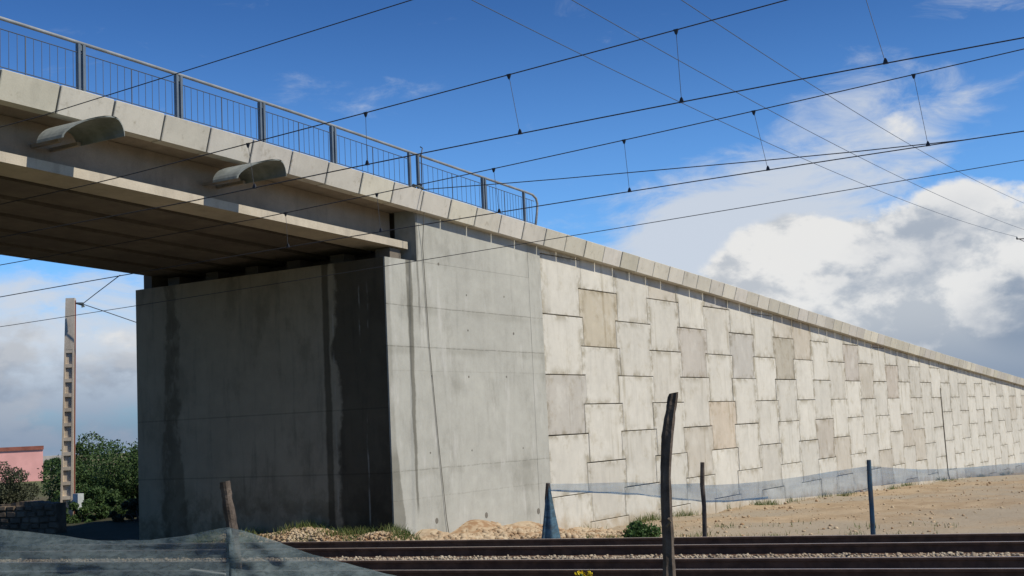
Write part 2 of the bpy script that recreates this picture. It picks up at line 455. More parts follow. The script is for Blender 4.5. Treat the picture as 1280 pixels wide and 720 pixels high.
def net_mat(name, c1, c2, opacity_lo, opacity_hi, sc):
    m, nt, out = new_mat(name)
    pos = nd(nt, 'ShaderNodeNewGeometry').outputs['Position']
    n = noise(nt, scaled(nt, pos, (1.0, 1.0, 2.2)), sc, 5.0, 0.6, 0.4)
    col = mixc(nt, mr(nt, n, 0.35, 0.65), c1, c2)
    d = nd(nt, 'ShaderNodeBsdfPrincipled', {'Base Color': col, 'Roughness': 0.7, 'Specular IOR Level': 0.2})
    crease = noise(nt, scaled(nt, pos, (0.7, 0.7, 3.2)), 4.0, 3.0, 0.5, 0.8)
    bp_ = nd(nt, 'ShaderNodeBump', {'Height': crease, 'Strength': 0.6, 'Distance': 0.03})
    nt.links.new(bp_.outputs[0], d.inputs['Normal'])
    tl = nd(nt, 'ShaderNodeBsdfTranslucent', {0: col})
    dm = nd(nt, 'ShaderNodeMixShader', {0: 0.4, 1: d.outputs[0], 2: tl.outputs[0]})
    tr = nd(nt, 'ShaderNodeBsdfTransparent', {0: (0.92, 0.96, 1.0, 1)})
    mx = nd(nt, 'ShaderNodeMixShader', {0: mr(nt, n, 0.35, 0.68, opacity_lo, opacity_hi), 1: tr.outputs[0], 2: dm.outputs[0]})
    nt.links.new(mx.outputs[0], out.inputs[0])
    return m
M['net_near'] = net_mat('grey_blue_netting', (0.125, 0.168, 0.178), (0.175, 0.22, 0.23), 0.60, 0.76, 14.0)
M['net_far'] = net_mat('pale_blue_netting', (0.26, 0.44, 0.58), (0.17, 0.37, 0.56), 0.30, 0.48, 1.2)
M['net_rope'] = net_mat('bunched_blue_netting', (0.12, 0.30, 0.48), (0.10, 0.26, 0.42), 0.25, 0.6, 5.0)

def ground_mat():
    m, nt, out = new_mat('dirt_ground')
    pos = nd(nt, 'ShaderNodeNewGeometry').outputs['Position']
    s = nd(nt, 'ShaderNodeSeparateXYZ', {0: pos})
    big = noise(nt, pos, 0.11, 5.0, 0.6); mid = noise(nt, pos, 0.9, 5.0, 0.6); fin = noise(nt, pos, 9.0, 5.0, 0.65)
    c = mixc(nt, mr(nt, mid, 0.35, 0.65), (0.36, 0.28, 0.185), (0.285, 0.212, 0.133))
    c = mixc(nt, mr(nt, big, 0.46, 0.60), c, (0.30, 0.255, 0.19))
    c = mixc(nt, mth(nt, 'MULTIPLY', mr(nt, fin, 0.52, 0.68), 0.35), c, (0.22, 0.17, 0.11))
    c = mixc(nt, mth(nt, 'MULTIPLY', mr(nt, fin, 0.40, 0.30), 0.3), c, (0.42, 0.34, 0.25))
    # scrub and fields beyond the bridge, nearest scrub darkened further for shade
    far = mth(nt, 'MULTIPLY', mr(nt, s.outputs[1], 19.5, 23.0), mr(nt, mid, 0.15, 0.35))
    f2 = mixc(nt, mr(nt, noise(nt, pos, 0.02, 4.0), 0.4, 0.6), (0.11, 0.12, 0.055), (0.24, 0.19, 0.12))
    f2 = mixc(nt, mr(nt, s.outputs[1], 40.0, 70.0), (0.045, 0.045, 0.026), f2)
    c = mixc(nt, far, c, f2)
    q = mth(nt, 'ADD', s.outputs[0], mth(nt, 'MULTIPLY', s.outputs[1], 0.165))
    weeds = mth(nt, 'MULTIPLY', mr(nt, q, 14.6, 15.4, 1.0, 0.0), mr(nt, mid, 0.25, 0.45))
    c = mixc(nt, weeds, c, mixc(nt, mr(nt, fin, 0.4, 0.6), (0.085, 0.10, 0.04), (0.15, 0.13, 0.07)))
    bump = mth(nt, 'ADD', mth(nt, 'MULTIPLY', fin, 0.6), mid)
    finish(nt, out, c, 0.97, bump, 0.6, 0.06, 0.1)
    return m
M['dirt'] = ground_mat()
def stone_mat(name, a, b, c):
    m, nt, out = new_mat(name)
    pos = nd(nt, 'ShaderNodeNewGeometry').outputs['Position']
    n = noise(nt, pos, 7.0, 2.0, 0.5); n2 = noise(nt, pos, 1.1, 3.0, 0.5)
    col = mixc(nt, mr(nt, n, 0.38, 0.62), a, b)
    col = mixc(nt, mth(nt, 'MULTIPLY', mr(nt, n2, 0.4, 0.65), 0.6), col, c)
    finish(nt, out, col, 0.95, noise(nt, pos, 40.0, 3.0), 0.3, 0.01, 0.1)
    return m
M['ballast'] = stone_mat('ballast_stone', (0.40, 0.345, 0.26), (0.20, 0.16, 0.12), (0.32, 0.24, 0.165))
M['rubble_dirt'] = stone_mat('orange_rubble', (0.38, 0.29, 0.19), (0.27, 0.17, 0.095), (0.46, 0.39, 0.28))
M['bed'] = stone_mat('dark_ballast_bed', (0.17, 0.145, 0.115), (0.10, 0.085, 0.07), (0.13, 0.10, 0.075))

# ------------------------------------------------------------------ terrain
KS = -0.165                      # the tracks run across the wall line at a slight skew
def track_q(x, y): return x - KS * (y - 10.0)
GX = [-300, 21, 23, 25, 29, 39, 48, 72, 95, 130, 300, 1000, 6000]
GZ = [-0.35, -0.36, -0.42, -0.52, -0.82, -1.02, -1.29, -2.0, -2.75, -3.6, -6.5, -14.0, -40.0]
def sstep(a, b, x):
    t = np.clip((x - a) / (b - a), 0, 1); return t * t * (3 - 2 * t)
def vnoise(x, y):
    return (np.sin(x * 0.9 + 1.7 * np.sin(y * 0.53)) * np.cos(y * 0.77 + 1.3 * np.sin(x * 0.41)) * 0.5
            + 0.3 * np.sin(x * 2.3 + y * 1.1 + 2 * np.sin(y * 0.9)) * np.sin(y * 2.9 - x * 0.7) + 0.2 * np.sin(x * 5.1 - y * 3.3) * np.cos(y * 4.7 + x * 2.1))
def gz(x, y):
    x = np.asarray(x, float); y = np.asarray(y, float)
    q = track_q(x, y)
    dist = np.hypot(x, y)
    zr = np.interp(x, GX, GZ)
    zl = -0.25 - 0.0052 * np.maximum(dist - 40, 0)
    s = sstep(22, 32, y)
    z = zr * (1 - s) + zl * s
    near = 0.38 - 0.83 * sstep(11.3, 13.6, q)
    w = sstep(20.5, 22.5, q)
    z = near * (1 - w) + z * w
    amp = np.interp(q, [-50, 12, 14, 22, 24, 40, 200], [0.05, 0.04, 0.01, 0.01, 0.06, 0.13, 0.3])
    return z + amp * vnoise(x, y)
def make_ground():
    def axis(lo, hi, fine0, fine1, step):
        a = list(np.arange(fine0, fine1, step))
        d = step; x = fine1
        while x < hi:
            a.append(x); d *= 1.22; x += d
        a.append(hi)
        d = step; x = fine0 - step; pre = []
        while x > lo:
            pre.append(x); d *= 1.22; x -= d
        pre.append(lo)
        return np.array(pre[::-1] + a)
    xs = axis(-6000, 9000, -4, 60, 0.4); ys = axis(-6000, 9000, -12, 34, 0.4)
    XX, YY = np.meshgrid(xs, ys, indexing='ij')
    ZZ = gz(XX, YY)
    v = np.stack([XX, YY, ZZ], -1).reshape(-1, 3)
    nx, ny = len(xs), len(ys)
    i, j = np.meshgrid(np.arange(nx - 1), np.arange(ny - 1), indexing='ij')
    a = (i * ny + j).ravel()
    q = np.stack([a, a + ny, a + ny + 1, a + 1], -1)
    o = np_mesh('ground', v, q, M['dirt'])
    o.data.polygons.foreach_set('use_smooth', [True] * len(o.data.polygons))
    return tag(o, kind='structure')
make_ground()

def hills():
    mb = MB()
    rings = []
    for i in range(90):
        a = rad(-60 + i * 2.2)
        r = 5200.0
        h = -18 + 14 * math.sin(i * 0.37) + 10 * math.sin(i * 0.83 + 1) + 8 * math.sin(i * 1.9)
        c, s = math.cos(a), math.sin(a)
        rings.append([(c * (r - 900), s * (r - 900), -60), (c * r, s * r, h), (c * (r + 900), s * (r + 900), -60)])
    mb.loft(rings, close=False)
    return tag(mb.build('hills', M['hills'], smooth=True), kind='structure')
hills()

# ------------------------------------------------------------------ levels of the bridge and wall
Y0 = 16.62; Y1 = 24.3          # the two long faces of the bridge
XA = 22.2                      # front of the abutment
XW = 28.99                     # end of the cast abutment, start of the precast panels
XE = 140.0
_tx = np.array([-8, 0, 4, 8, 12.3, 15.5, 19.1, 23.4, 28.9, 34.6, 40.8, 49, 60.3, 97, 140])
_tz = np.array([7.78, 7.85, 7.86, 7.84, 7.77, 7.69, 7.57, 7.38, 7.13, 6.87, 6.57, 6.13, 5.53, 3.71, 1.6])
_tm = np.gradient(_tz, _tx)
def ztop(x):
    x = float(np.clip(x, -8, 140))
    i = int(np.clip(np.searchsorted(_tx, x) - 1, 0, len(_tx) - 2))
    h = _tx[i + 1] - _tx[i]; t = (x - _tx[i]) / h
    return ((2 * t**3 - 3 * t**2 + 1) * _tz[i] + (t**3 - 2 * t**2 + t) * h * _tm[i] + (-2 * t**3 + 3 * t**2) * _tz[i + 1] + (t**3 - t**2) * h * _tm[i + 1])
CH = 0.45
def zbot(x): return ztop(x) - CH

# ------------------------------------------------------------------ bridge
bridge = empty('road_bridge', (XA, Y0, -0.5), 'concrete road bridge over the railway on a tall dark abutment', 'bridge')
def slabx(x0, x1, step, prof):
    """loft of a (y, dz) profile along the road line, dz measured from the cornice foot"""
    n = max(2, int((x1 - x0) / step) + 1)
    rings = []
    for x in np.linspace(x0, x1, n):
        zb = zbot(x)
        rings.append([(x, y, zb + d) for y, d in prof])
    return MB().loft(rings)
# cast abutment body: the seat is lower than the road, cheek walls rise behind it
seat = 5.82
XC = 23.40
ab = MB()
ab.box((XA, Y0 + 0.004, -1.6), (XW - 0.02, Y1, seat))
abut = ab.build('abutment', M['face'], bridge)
fr = MB()
n = 18
prof = []
for z0 in (seat, 4.79, 3.88, -1.6):
    prof.append(z0)
ysurf = Y0 - 0.035
for i in range(len(prof) - 1):      # each cast lift is a slab of its own, a hair proud or shy of the next
    MB().box((XA - 0.004, ysurf + 0.0025 * (i % 2), prof[i + 1] + 0.0012), (28.34, Y0 + 0.003, prof[i] - 0.0012)).build('cast_lift', M['front'], bridge)
st = MB()
st.box((28.344, ysurf - 0.004, -1.6), (28.55, Y0 + 0.3, zbot(28.45) + 0.1))
st.box((28.554, ysurf - 0.002, -1.6), (XW - 0.02, Y0 + 0.3, zbot(28.8) + 0.1))
st.build('edge_strip', M['front'], bridge)
def on_front(px, py):
    v = RM @ np.array([px - 640.0, py - 360.0, 1600.0]); return np.array([0, 0, EYE]) + v * ysurf / v[1]
for px, py, r in ((546, 651, .055), (608, 644, .06), (673, 639, .065), (583, 369, .02), (630, 371, .02), (585, 413, .02), (642, 417, .028), (540, 470, .02), (586, 471, .024), (633, 471, .022), (538, 566, .02), (590, 563, .02), (654, 560, .018), (548, 330, .03)):
    p = on_front(px, py)
    MB().loft([[(p[0] + r * math.cos(a) * 1.1, p[1] + dy, p[2] + r * 1.2 * math.sin(a)) for a in np.linspace(0, 2 * math.pi, 9)[:-1]] for dy in (-0.004, 0.03)]).build('weep_hole' if r > .05 else 'tie_hole', M['core'], bridge)
ck = MB()
rings = []
for x in np.linspace(XC, 28.34, 8):
    rings.append([(x, ysurf + 0.002, seat + 0.003), (x, Y0 + 0.55, seat + 0.003), (x, Y0 + 0.55, zbot(x) + 0.1), (x, ysurf + 0.002, zbot(x) + 0.1)])
ck.loft(rings)
ck.build('cheek_wall', M['front'], bridge)
bw = MB()
bw.box((XC + 0.25, Y0 + 0.56, seat + 0.003), (XC + 0.7, Y1 - 0.02, zbot(XC) + 0.15))
bw.build('back_wall', M['soffit'], bridge)
# deck slab and girders
X_L = 2.0
slabx(X_L, XC - 0.03, 1.0, [(Y0 - 0.02, 0.06), (Y1 + 0.02, 0.06), (Y1 + 0.02, 0.30), (Y0 - 0.02, 0.30)]).build('deck_slab', M['girder'], bridge)
def gz_bot(x): return np.interp(x, [-8, 2, 8, 12.7, 23.4], [6.62, 6.64, 6.58, 6.46, 6.10])
def girder(y, first):
    w = 0.10
    ys0, ys1 = (y - 0.30, y + 0.50) if first else (y - 0.50, y + 0.50)
    yw = y + 0.28 if first else y
    x1 = XC - 0.03 if not first else XC - 0.10
    fl, wb = [], []
    for x in np.linspace(X_L + 0.3, x1, 24):
        zb = gz_bot(x) + (0.0 if first else 0.03); zt = zbot(x) + 0.05
        fl.append([(x, ys0, zb), (x, ys1, zb), (x, ys1, zb + 0.16), (x, yw + w, zb + 0.27), (x, yw - w, zb + 0.27), (x, ys0, zb + 0.165)])
        wb.append([(x, yw - w + 0.004, zb + 0.24), (x, yw + w - 0.004, zb + 0.24), (x, yw + w - 0.004, zt), (x, yw - w + 0.004, zt)])
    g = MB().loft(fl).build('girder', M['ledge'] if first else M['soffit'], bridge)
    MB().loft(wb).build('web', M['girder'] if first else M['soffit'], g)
for i in range(6):
    girder(17.05 + i * 1.30, i == 0)
# cross beams between the girders at the seat and at midspan
for xx in (22.75, 15.2, 8.6):
    for i in range(5):
        ya = 17.05 + i * 1.30
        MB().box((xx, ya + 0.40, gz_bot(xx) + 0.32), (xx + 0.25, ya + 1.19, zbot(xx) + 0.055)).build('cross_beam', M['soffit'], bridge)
for i in range(6):
    y = 17.05 + i * 1.30
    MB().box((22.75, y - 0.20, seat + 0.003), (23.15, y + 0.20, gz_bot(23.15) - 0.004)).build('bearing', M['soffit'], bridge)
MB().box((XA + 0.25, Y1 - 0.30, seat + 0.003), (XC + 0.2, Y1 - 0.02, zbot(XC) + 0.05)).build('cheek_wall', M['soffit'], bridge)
# opposite abutment
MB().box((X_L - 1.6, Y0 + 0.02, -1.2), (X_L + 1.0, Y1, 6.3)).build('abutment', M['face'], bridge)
MB().box((X_L - 40, Y0 + 0.02, -1.2), (X_L - 1.61, Y1, 7.2)).build('approach_wall', M['front'], bridge)
# back cornice as a single kerb beam (never faces the camera)
slabx(X_L, XC, 2.0, [(Y1 + 0.03, -0.02), (Y1 + 0.3, 0.0), (Y1 + 0.36, CH), (Y1 - 0.35, CH)]).build('far_cornice', M['girder'], bridge)
# canopies that shield the overhead wires
def canopy(dx, dz0):
    """barrel shaped hood, its right foot a little higher and further out"""
    nseg, th = 16, 0.022
    def arch(e, r):
        pts = []
        for k in range(nseg + 1):
            a = math.pi * k / nseg
            u = 0.5 - math.cos(a) * (0.5 - r)
            yr = 16.55 + 0.15 * u                                        # root line under the cornice
            yf = 15.96 - 0.50 * math.sin(min(1.0, u / 0.72) * math.pi / 2) + 0.12 * max(0.0, u - 0.72) / 0.28
            pk = math.sin(a ** 1.06 / math.pi ** 0.06)                   # crown leans to the right
            pts.append((13.13 + 0.93 * u + dx, yr * (1 - e) + yf * e, 6.80 + 0.12 * u + dz0 + pk * (0.30 - r)))
        return pts
    o = MB().loft([arch(e, 0.0) + arch(e, th)[::-1] for e in np.linspace(0, 1, 5)]).build('wire_canopy', M['canopy'], bridge, smooth=False)
    fix_normals(o)
    for xx in (13.55, 13.93):
        MB().box((xx + dx, 16.55, 6.90 + dz0), (xx + dx + 0.07, 17.225, 6.96 + dz0)).build('bracket', M['girder'], o)
canopy(0.0, 0.0)
canopy(3.86, -0.09)

# ------------------------------------------------------------------ retaining wall
wall = empty('retaining_wall', (XW, Y0, -0.9), 'long sloping retaining wall of pale interlocking concrete panels', 'retaining wall')
rings = []
for x in np.linspace(XW + 0.02, XE, 60):
    zt = zbot(x) + 0.25
    rings.append([(x, Y0 + 0.16, -6.0), (x, Y1 - 0.1, -6.0), (x, Y1 - 0.1, zt), (x, Y0 + 0.16, zt)])
MB().loft(rings).build('earth_core', M['core'], wall)
rings = []
for x in np.linspace(XW, XE, 60):
    zt = zbot(x) + 0.05
    rings.append([(x, Y1, -6.0), (x, Y1 + 0.15, -6.0), (x, Y1 + 0.15, zt), (x, Y1, zt)])
MB().loft(rings).build('far_face', M['front'], wall)
PW, PH, GAP, DLT = 2.19, 1.597, 0.010, 0.085
def outline(c, first=False):
    a = PW / 2 + DLT - GAP - c; b = PW / 2 - DLT - GAP - c; t = PH / 2 - GAP - c
    if first:                                  # straight edge against the cast abutment
        l = -PW / 2 + GAP + c
        return [(l, t), (a, t), (a, GAP + c), (b, GAP + c), (b, -t), (l, -t)]
    return [(-a, t), (a, t), (a, GAP + c), (b, GAP + c), (b, -t), (-b, -t), (-b, GAP + c), (-a, GAP + c)]
def clip_poly(poly, f):
    out = []
    for i in range(len(poly)):
        p, q = poly[i], poly[(i + 1) % len(poly)]
        fp, fq = f(p), f(q)
        if fp >= 0: out.append(p)
        if (fp >= 0) != (fq >= 0):
            t = fp / (fp - fq); out.append((p[0] + (q[0] - p[0]) * t, p[1] + (q[1] - p[1]) * t))
    return out
def panel_mesh(o, i):
    n = len(o)
    me = bpy.data.meshes.new('panel')
    v = [(p[0], 0.014, p[1]) for p in o] + [(p[0], 0.0, p[1]) for p in i] + [(p[0], 0.14, p[1]) for p in o]
    f = [tuple(range(n, 2 * n))]
    for k in range(n):
        m = (k + 1) % n
        f.append((k, m, n + m, n + k)); f.append((2 * n + k, 2 * n + m, m, k))
    me.from_pydata(v, [], f)
    import bmesh
    bm = bmesh.new(); bm.from_mesh(me); bmesh.ops.recalc_face_normals(bm, faces=bm.faces)
    # open back: make sure the front looks outwards (-y)
    bm.faces.ensure_lookup_table()
    if bm.faces[0].normal.y > 0:
        bmesh.ops.reverse_faces(bm, faces=bm.faces)
    bm.to_mesh(me); bm.free()
    me.materials.append(M['panel'])
    return me
full = panel_mesh(outline(0.0), outline(0.012))
full_first = panel_mesh(outline(0.0, True), outline(0.012, True))
BEIGE = {(1, 2): (0.387, 0.347, 0.266), (0, 1): (0.351, 0.338, 0.306), (4, 2): (0.387, 0.365, 0.329), (5, 0): (0.450, 0.396, 0.320),
         (8, 2): (0.324, 0.302, 0.248), (10, 0): (0.360, 0.333, 0.288), (14, 3): (0.378, 0.333, 0.288), (15, 1): (0.369, 0.333, 0.288),
         (6, 2): (0.378, 0.369, 0.342), (5, 3): (0.378, 0.365, 0.338), (12, 2): (0.387, 0.360, 0.324), (21, 2): (0.342, 0.324, 0.288), (9, 2): (0.414, 0.378, 0.315)}
ncol = 46
for c in range(ncol):
    xc = XW + PW * (c + 0.5)
    z0 = 0.14 if c % 2 == 0 else 0.94
    zg = float(gz(xc, Y0)) - 0.6
    for r in range(-5, 5):
        zt = z0 + PH * (r + 1); zm = zt - PH / 2
        if zt < zg: continue
        zl = lambda x: zbot(x) + 0.12
        if zt - PH > min(zl(xc - 1.2), zl(xc + 1.2)) - 0.02: continue
        if zt > min(zl(xc - 1.2), zl(xc + 1.2)):
            fcl = lambda p: zl(xc + p[0]) - (zm + p[1])
            # the road line is nearly straight over one panel
            o = clip_poly(outline(0.0, c == 0), fcl); i = clip_poly(outline(0.012, c == 0), fcl)
            if len(o) < 3: continue
            if len(o) != len(i): i = o
            me = panel_mesh(o, i)
        else:
            me = full_first if c == 0 else full
        ob = place('panel', me, None, wall, (xc + random.uniform(-.006, .006), Y0 + random.uniform(-0.008, 0.008), zm + random.uniform(-.004, .004)),
                   (random.uniform(-.003, .003), random.uniform(-.002, .002), random.uniform(-.004, .004)))
        t = BEIGE.get((c, r + 0))
        if t is None:
            u = random.random()
            if u < 0.76: k = random.uniform(0.45, 0.515); t = (k, k * 0.968, k * 0.86)
            elif u < 0.93: k = random.uniform(0.42, 0.47); t = (k, k * 0.962, k * 0.85)
            else: k = random.uniform(0.38, 0.43); t = (k, k * 0.935, k * 0.80)
        ob.color = (t[0] * 0.82 + 0.086, t[1] * 0.82 + 0.080, t[2] * 0.82 + 0.068, 1.0) if t[0] < 0.41 else (t[0], t[1], t[2], 1.0)
# dark upright joint half way along
MB().tube([(72.55, Y0 - 0.02, 3.05), (72.62, Y0 - 0.03, 1.0), (72.75, Y0 - 0.03, -1.6), (72.9, Y0 - 0.06, -1.95), (73.6, Y0 - 0.1, -2.0)], 0.028, 6).build('drain_pipe', M['core'], wall)

# cornice blocks
bp = [(-0.25, 0.0), (-0.365, CH - 0.012), (-0.35, CH), (0.36, CH + 0.015), (0.36, 0.07), (0.0, 0.07), (-0.02, 0.0)]
BW = 1.105
def block_mesh(w):
    me = bpy.data.meshes.new('cornice_block')
    n = len(bp)
    c = 0.012
    v, f = [], []
    for sx, k in ((-w / 2, 0.9), (-w / 2 + c, 1.0), (w / 2 - c, 1.0), (w / 2, 0.9)):
        for y, z in bp:
            yy = y if k == 1.0 else (y + (0.012 if y < -0.1 else 0)); zz = z if k == 1.0 else z - (0.010 if z > 0.3 else -0.006 if z < 0.02 else 0)
            v.append((sx, yy, zz))
    for i in range(3):
        for j in range(n):
            m = (j + 1) % n
            f.append((i * n + j, i * n + m, (i + 1) * n + m, (i + 1) * n + j))
    f.append(tuple(range(n))); f.append(tuple(3 * n + j for j in range(n - 1, -1, -1)))
    me.from_pydata(v, [], f)
    import bmesh
    bm = bmesh.new(); bm.from_mesh(me); bmesh.ops.recalc_face_normals(bm, faces=bm.faces); bm.to_mesh(me); bm.free()
    me.materials.append(M['cornice'])
    return me
bmesh_block = block_mesh(BW - 0.038)
x = 23.31 + BW / 2
xs_blocks = [x + BW * k for k in range(-20, 100)]
for xb in xs_blocks:
    if xb > XE - 2: break
    sl = (ztop(xb + 0.3) - ztop(xb - 0.3)) / 0.6
    par = bridge if xb < 23.3 else wall
    ob = place('cornice_block', bmesh_block, None, par, (xb, Y0 + random.uniform(-.006, .006), zbot(xb) + random.uniform(-.004, .004)), (0, -math.atan(sl), random.uniform(-.004, .004)))
    k = random.uniform(0.43, 0.56); wr = random.uniform(0.78, 0.86)
    ob.color = (k, k * 0.955, k * wr, 1)

# road on top
rings = []
for x in np.linspace(X_L - 38, XE, 120):
    z = zbot(x) + 0.305
    rings.append([(x, Y0 + 0.37, z), (x, Y1 - 0.37, z), (x, Y1 - 0.37, z + 0.03), (x, Y0 + 0.37, z + 0.03)])
tag(MB().loft(rings).build('road', M['asphalt']), kind='structure')

# ------------------------------------------------------------------ railing
YR = Y0 - 0.15
railing = empty('guard_railing', (21.0, YR, ztop(21.0)), 'grey steel guard railing with thin upright bars along the bridge edge', 'railing')
posts = [5.3, 7.45, 9.6, 11.8, 13.95, 16.11, 18.27, 20.42, 23.09, 23.42, 26.18, 28.1]
XR1 = 28.35
def tr(x, h): return (x, YR, ztop(x) + h)
xs = list(np.linspace(5.0, XR1 - 0.02, 40))
tp = [tr(x, 0.87) for x in xs] + [(XR1 + 0.20, YR, ztop(XR1) + 0.855), (XR1 + 0.38, YR, ztop(XR1) + 0.78), (XR1 + 0.44, YR, ztop(XR1) + 0.64), (XR1 + 0.40, YR, ztop(XR1) + 0.42), (XR1 + 0.28, YR, ztop(XR1) + 0.02)]
MB().tube(tp, 0.032, 8).build('top_rail', M['toprail'], railing, smooth=True)
for x in posts:
    mb = MB()
    z0, z1 = ztop(x) - 0.02, ztop(x) + 0.845
    if x in (23.09, 23.42, 28.1):
        mb.box((x - 0.03, YR - 0.03, z0), (x + 0.03, YR + 0.03, z1))
    else:
        mb.box((x - 0.075, YR - 0.035, z0), (x - 0.03, YR + 0.035, z1)); mb.box((x + 0.02, YR - 0.035, z0), (x + 0.075, YR + 0.035, z1))
        mb.box((x - 0.03, YR - 0.012, z0), (x + 0.02, YR + 0.012, z0 + 0.1)); mb.box((x - 0.03, YR - 0.012, z1 - 0.1), (x + 0.02, YR + 0.012, z1))
    mb.build('post', M['steel'], railing)
bar = None
bays = [(posts[i], posts[i + 1]) for i in range(len(posts) - 1) if posts[i + 1] - posts[i] > 1] + [(28.1, 28.62)]
bar_me = MB().tube([(0, 0, 0.10), (0, 0, 0.70)], 0.0055, 5).build('bar', M['baluster'], railing)
bar_mesh = bar_me.data
# the first bar's mesh was built relative to the railing; make it local to the bar
bar_mesh.vertices.foreach_set('co', np.array([(0.0055 * math.cos(2 * math.pi * (k % 5) / 5), 0.0055 * math.sin(2 * math.pi * (k % 5) / 5), 0.10 if k < 5 else 0.70) for k in range(10)], np.float32).ravel())
bar_mesh.update()
first = True
thick_me = bar_mesh.copy()
co = np.zeros(30, np.float32); thick_me.vertices.foreach_get('co', co); co = co.reshape(-1, 3); co[:, :2] *= 2.0; co[:5, 2] = 0.0
thick_me.vertices.foreach_set('co', co.ravel()); thick_me.update()
for a, b in bays:
    nb = 13 if b - a > 1.5 else 3
    mb = MB(); mb.tube([tr(a, 0.70), tr((a + b) / 2, 0.70), tr(b, 0.70)], 0.009, 5); mb.build('upper_rail', M['baluster'], railing)
    mb = MB(); mb.tube([tr(a, 0.10), tr((a + b) / 2, 0.10), tr(b, 0.10)], 0.009, 5); mb.build('lower_rail', M['baluster'], railing)
    for k in range(1, nb + 1):
        x = a + (b - a) * k / (nb + 1)
        me = thick_me if (nb == 13 and k == 7) else bar_mesh
        if first:
            bar_me.location = Vector((x, YR, ztop(x))) - world_loc(railing); first = False
        else:
            place('bar', me, None, railing, (x, YR, ztop(x)))

# ------------------------------------------------------------------ railway
U = np.array([KS, 1.0]); U /= np.linalg.norm(U); NRM = np.array([U[1], -U[0]])
def tp3(q, t, z, off=0.0):
    """point at track offset q (m, at Y=10) and t metres along the line"""
    p = np.array([q, 10.0]) + U * t + NRM * off
    return (p[0], p[1], z)
RP = [(-0.075, -0.172), (0.075, -0.172), (0.075, -0.162), (0.012, -0.145), (0.009, -0.045), (0.035, -0.036), (0.036, -0.006), (0.028, 0.0), (-0.028, 0.0), (-0.036, -0.006), (-0.035, -0.036), (-0.009, -0.045), (-0.012, -0.145), (-0.075, -0.162)]
T0, T1 = -40.0, 70.0
def track(name, qc, gauge, label):
    root = empty(name, tp3(qc, 0, -0.2), label, 'railway track', 'railway tracks past the abutment')
    for s in (-1, 1):
        rings = [[tp3(qc, t, z, s * gauge / 2 + y) for y, z in RP] for t in np.linspace(T0, T1, 12)]
        r = MB().loft(rings).build('rail', M['rail_side'], root)
        fix_normals(r)
        h = MB().loft([[tp3(qc, t, z, s * gauge / 2 + y) for y, z in ((-0.024, 0.0005), (0.024, 0.0005), (0.024, 0.003), (-0.024, 0.003))] for t in (T0, T1)]).build('running_face', M['rail_head'], r)
        fix_normals(h)
    a = math.atan2(U[1], U[0]) - math.pi / 2
    sb = MB(); sb.loft([[(-1.2, -0.11, -0.2), (-1.2, 0.11, -0.2), (-1.2, 0.13, -0.34), (-1.2, -0.13, -0.34)], [(-0.5, -0.11, -0.19), (-0.5, 0.11, -0.19), (-0.5, 0.13, -0.34), (-0.5, -0.13, -0.34)], [(0, -0.09, -0.215), (0, 0.09, -0.215), (0, 0.12, -0.34), (0, -0.12, -0.34)], [(0.5, -0.11, -0.19), (0.5, 0.11, -0.19), (0.5, 0.13, -0.34), (0.5, -0.13, -0.34)], [(1.2, -0.11, -0.2), (1.2, 0.11, -0.2), (1.2, 0.13, -0.34), (1.2, -0.13, -0.34)]])
    me = bpy.data.meshes.new('sleeper'); me.from_pydata(sb.v, [], sb.f); me.materials.append(M['sleeper'])
    t = -16.0
    while t < 22:
        p = tp3(qc, t, 0)
        place('sleeper', me, None, root, p, (0, 0, a))
        t += 0.62
    return root
QF, QN = 19.62, 16.28
track('railway_track', QF, 1.30, 'farther of the two dark railway tracks, running along the abutment foot')
track('railway_track', QN, 1.30, 'nearer of the two dark railway tracks crossing the bottom of the photo')
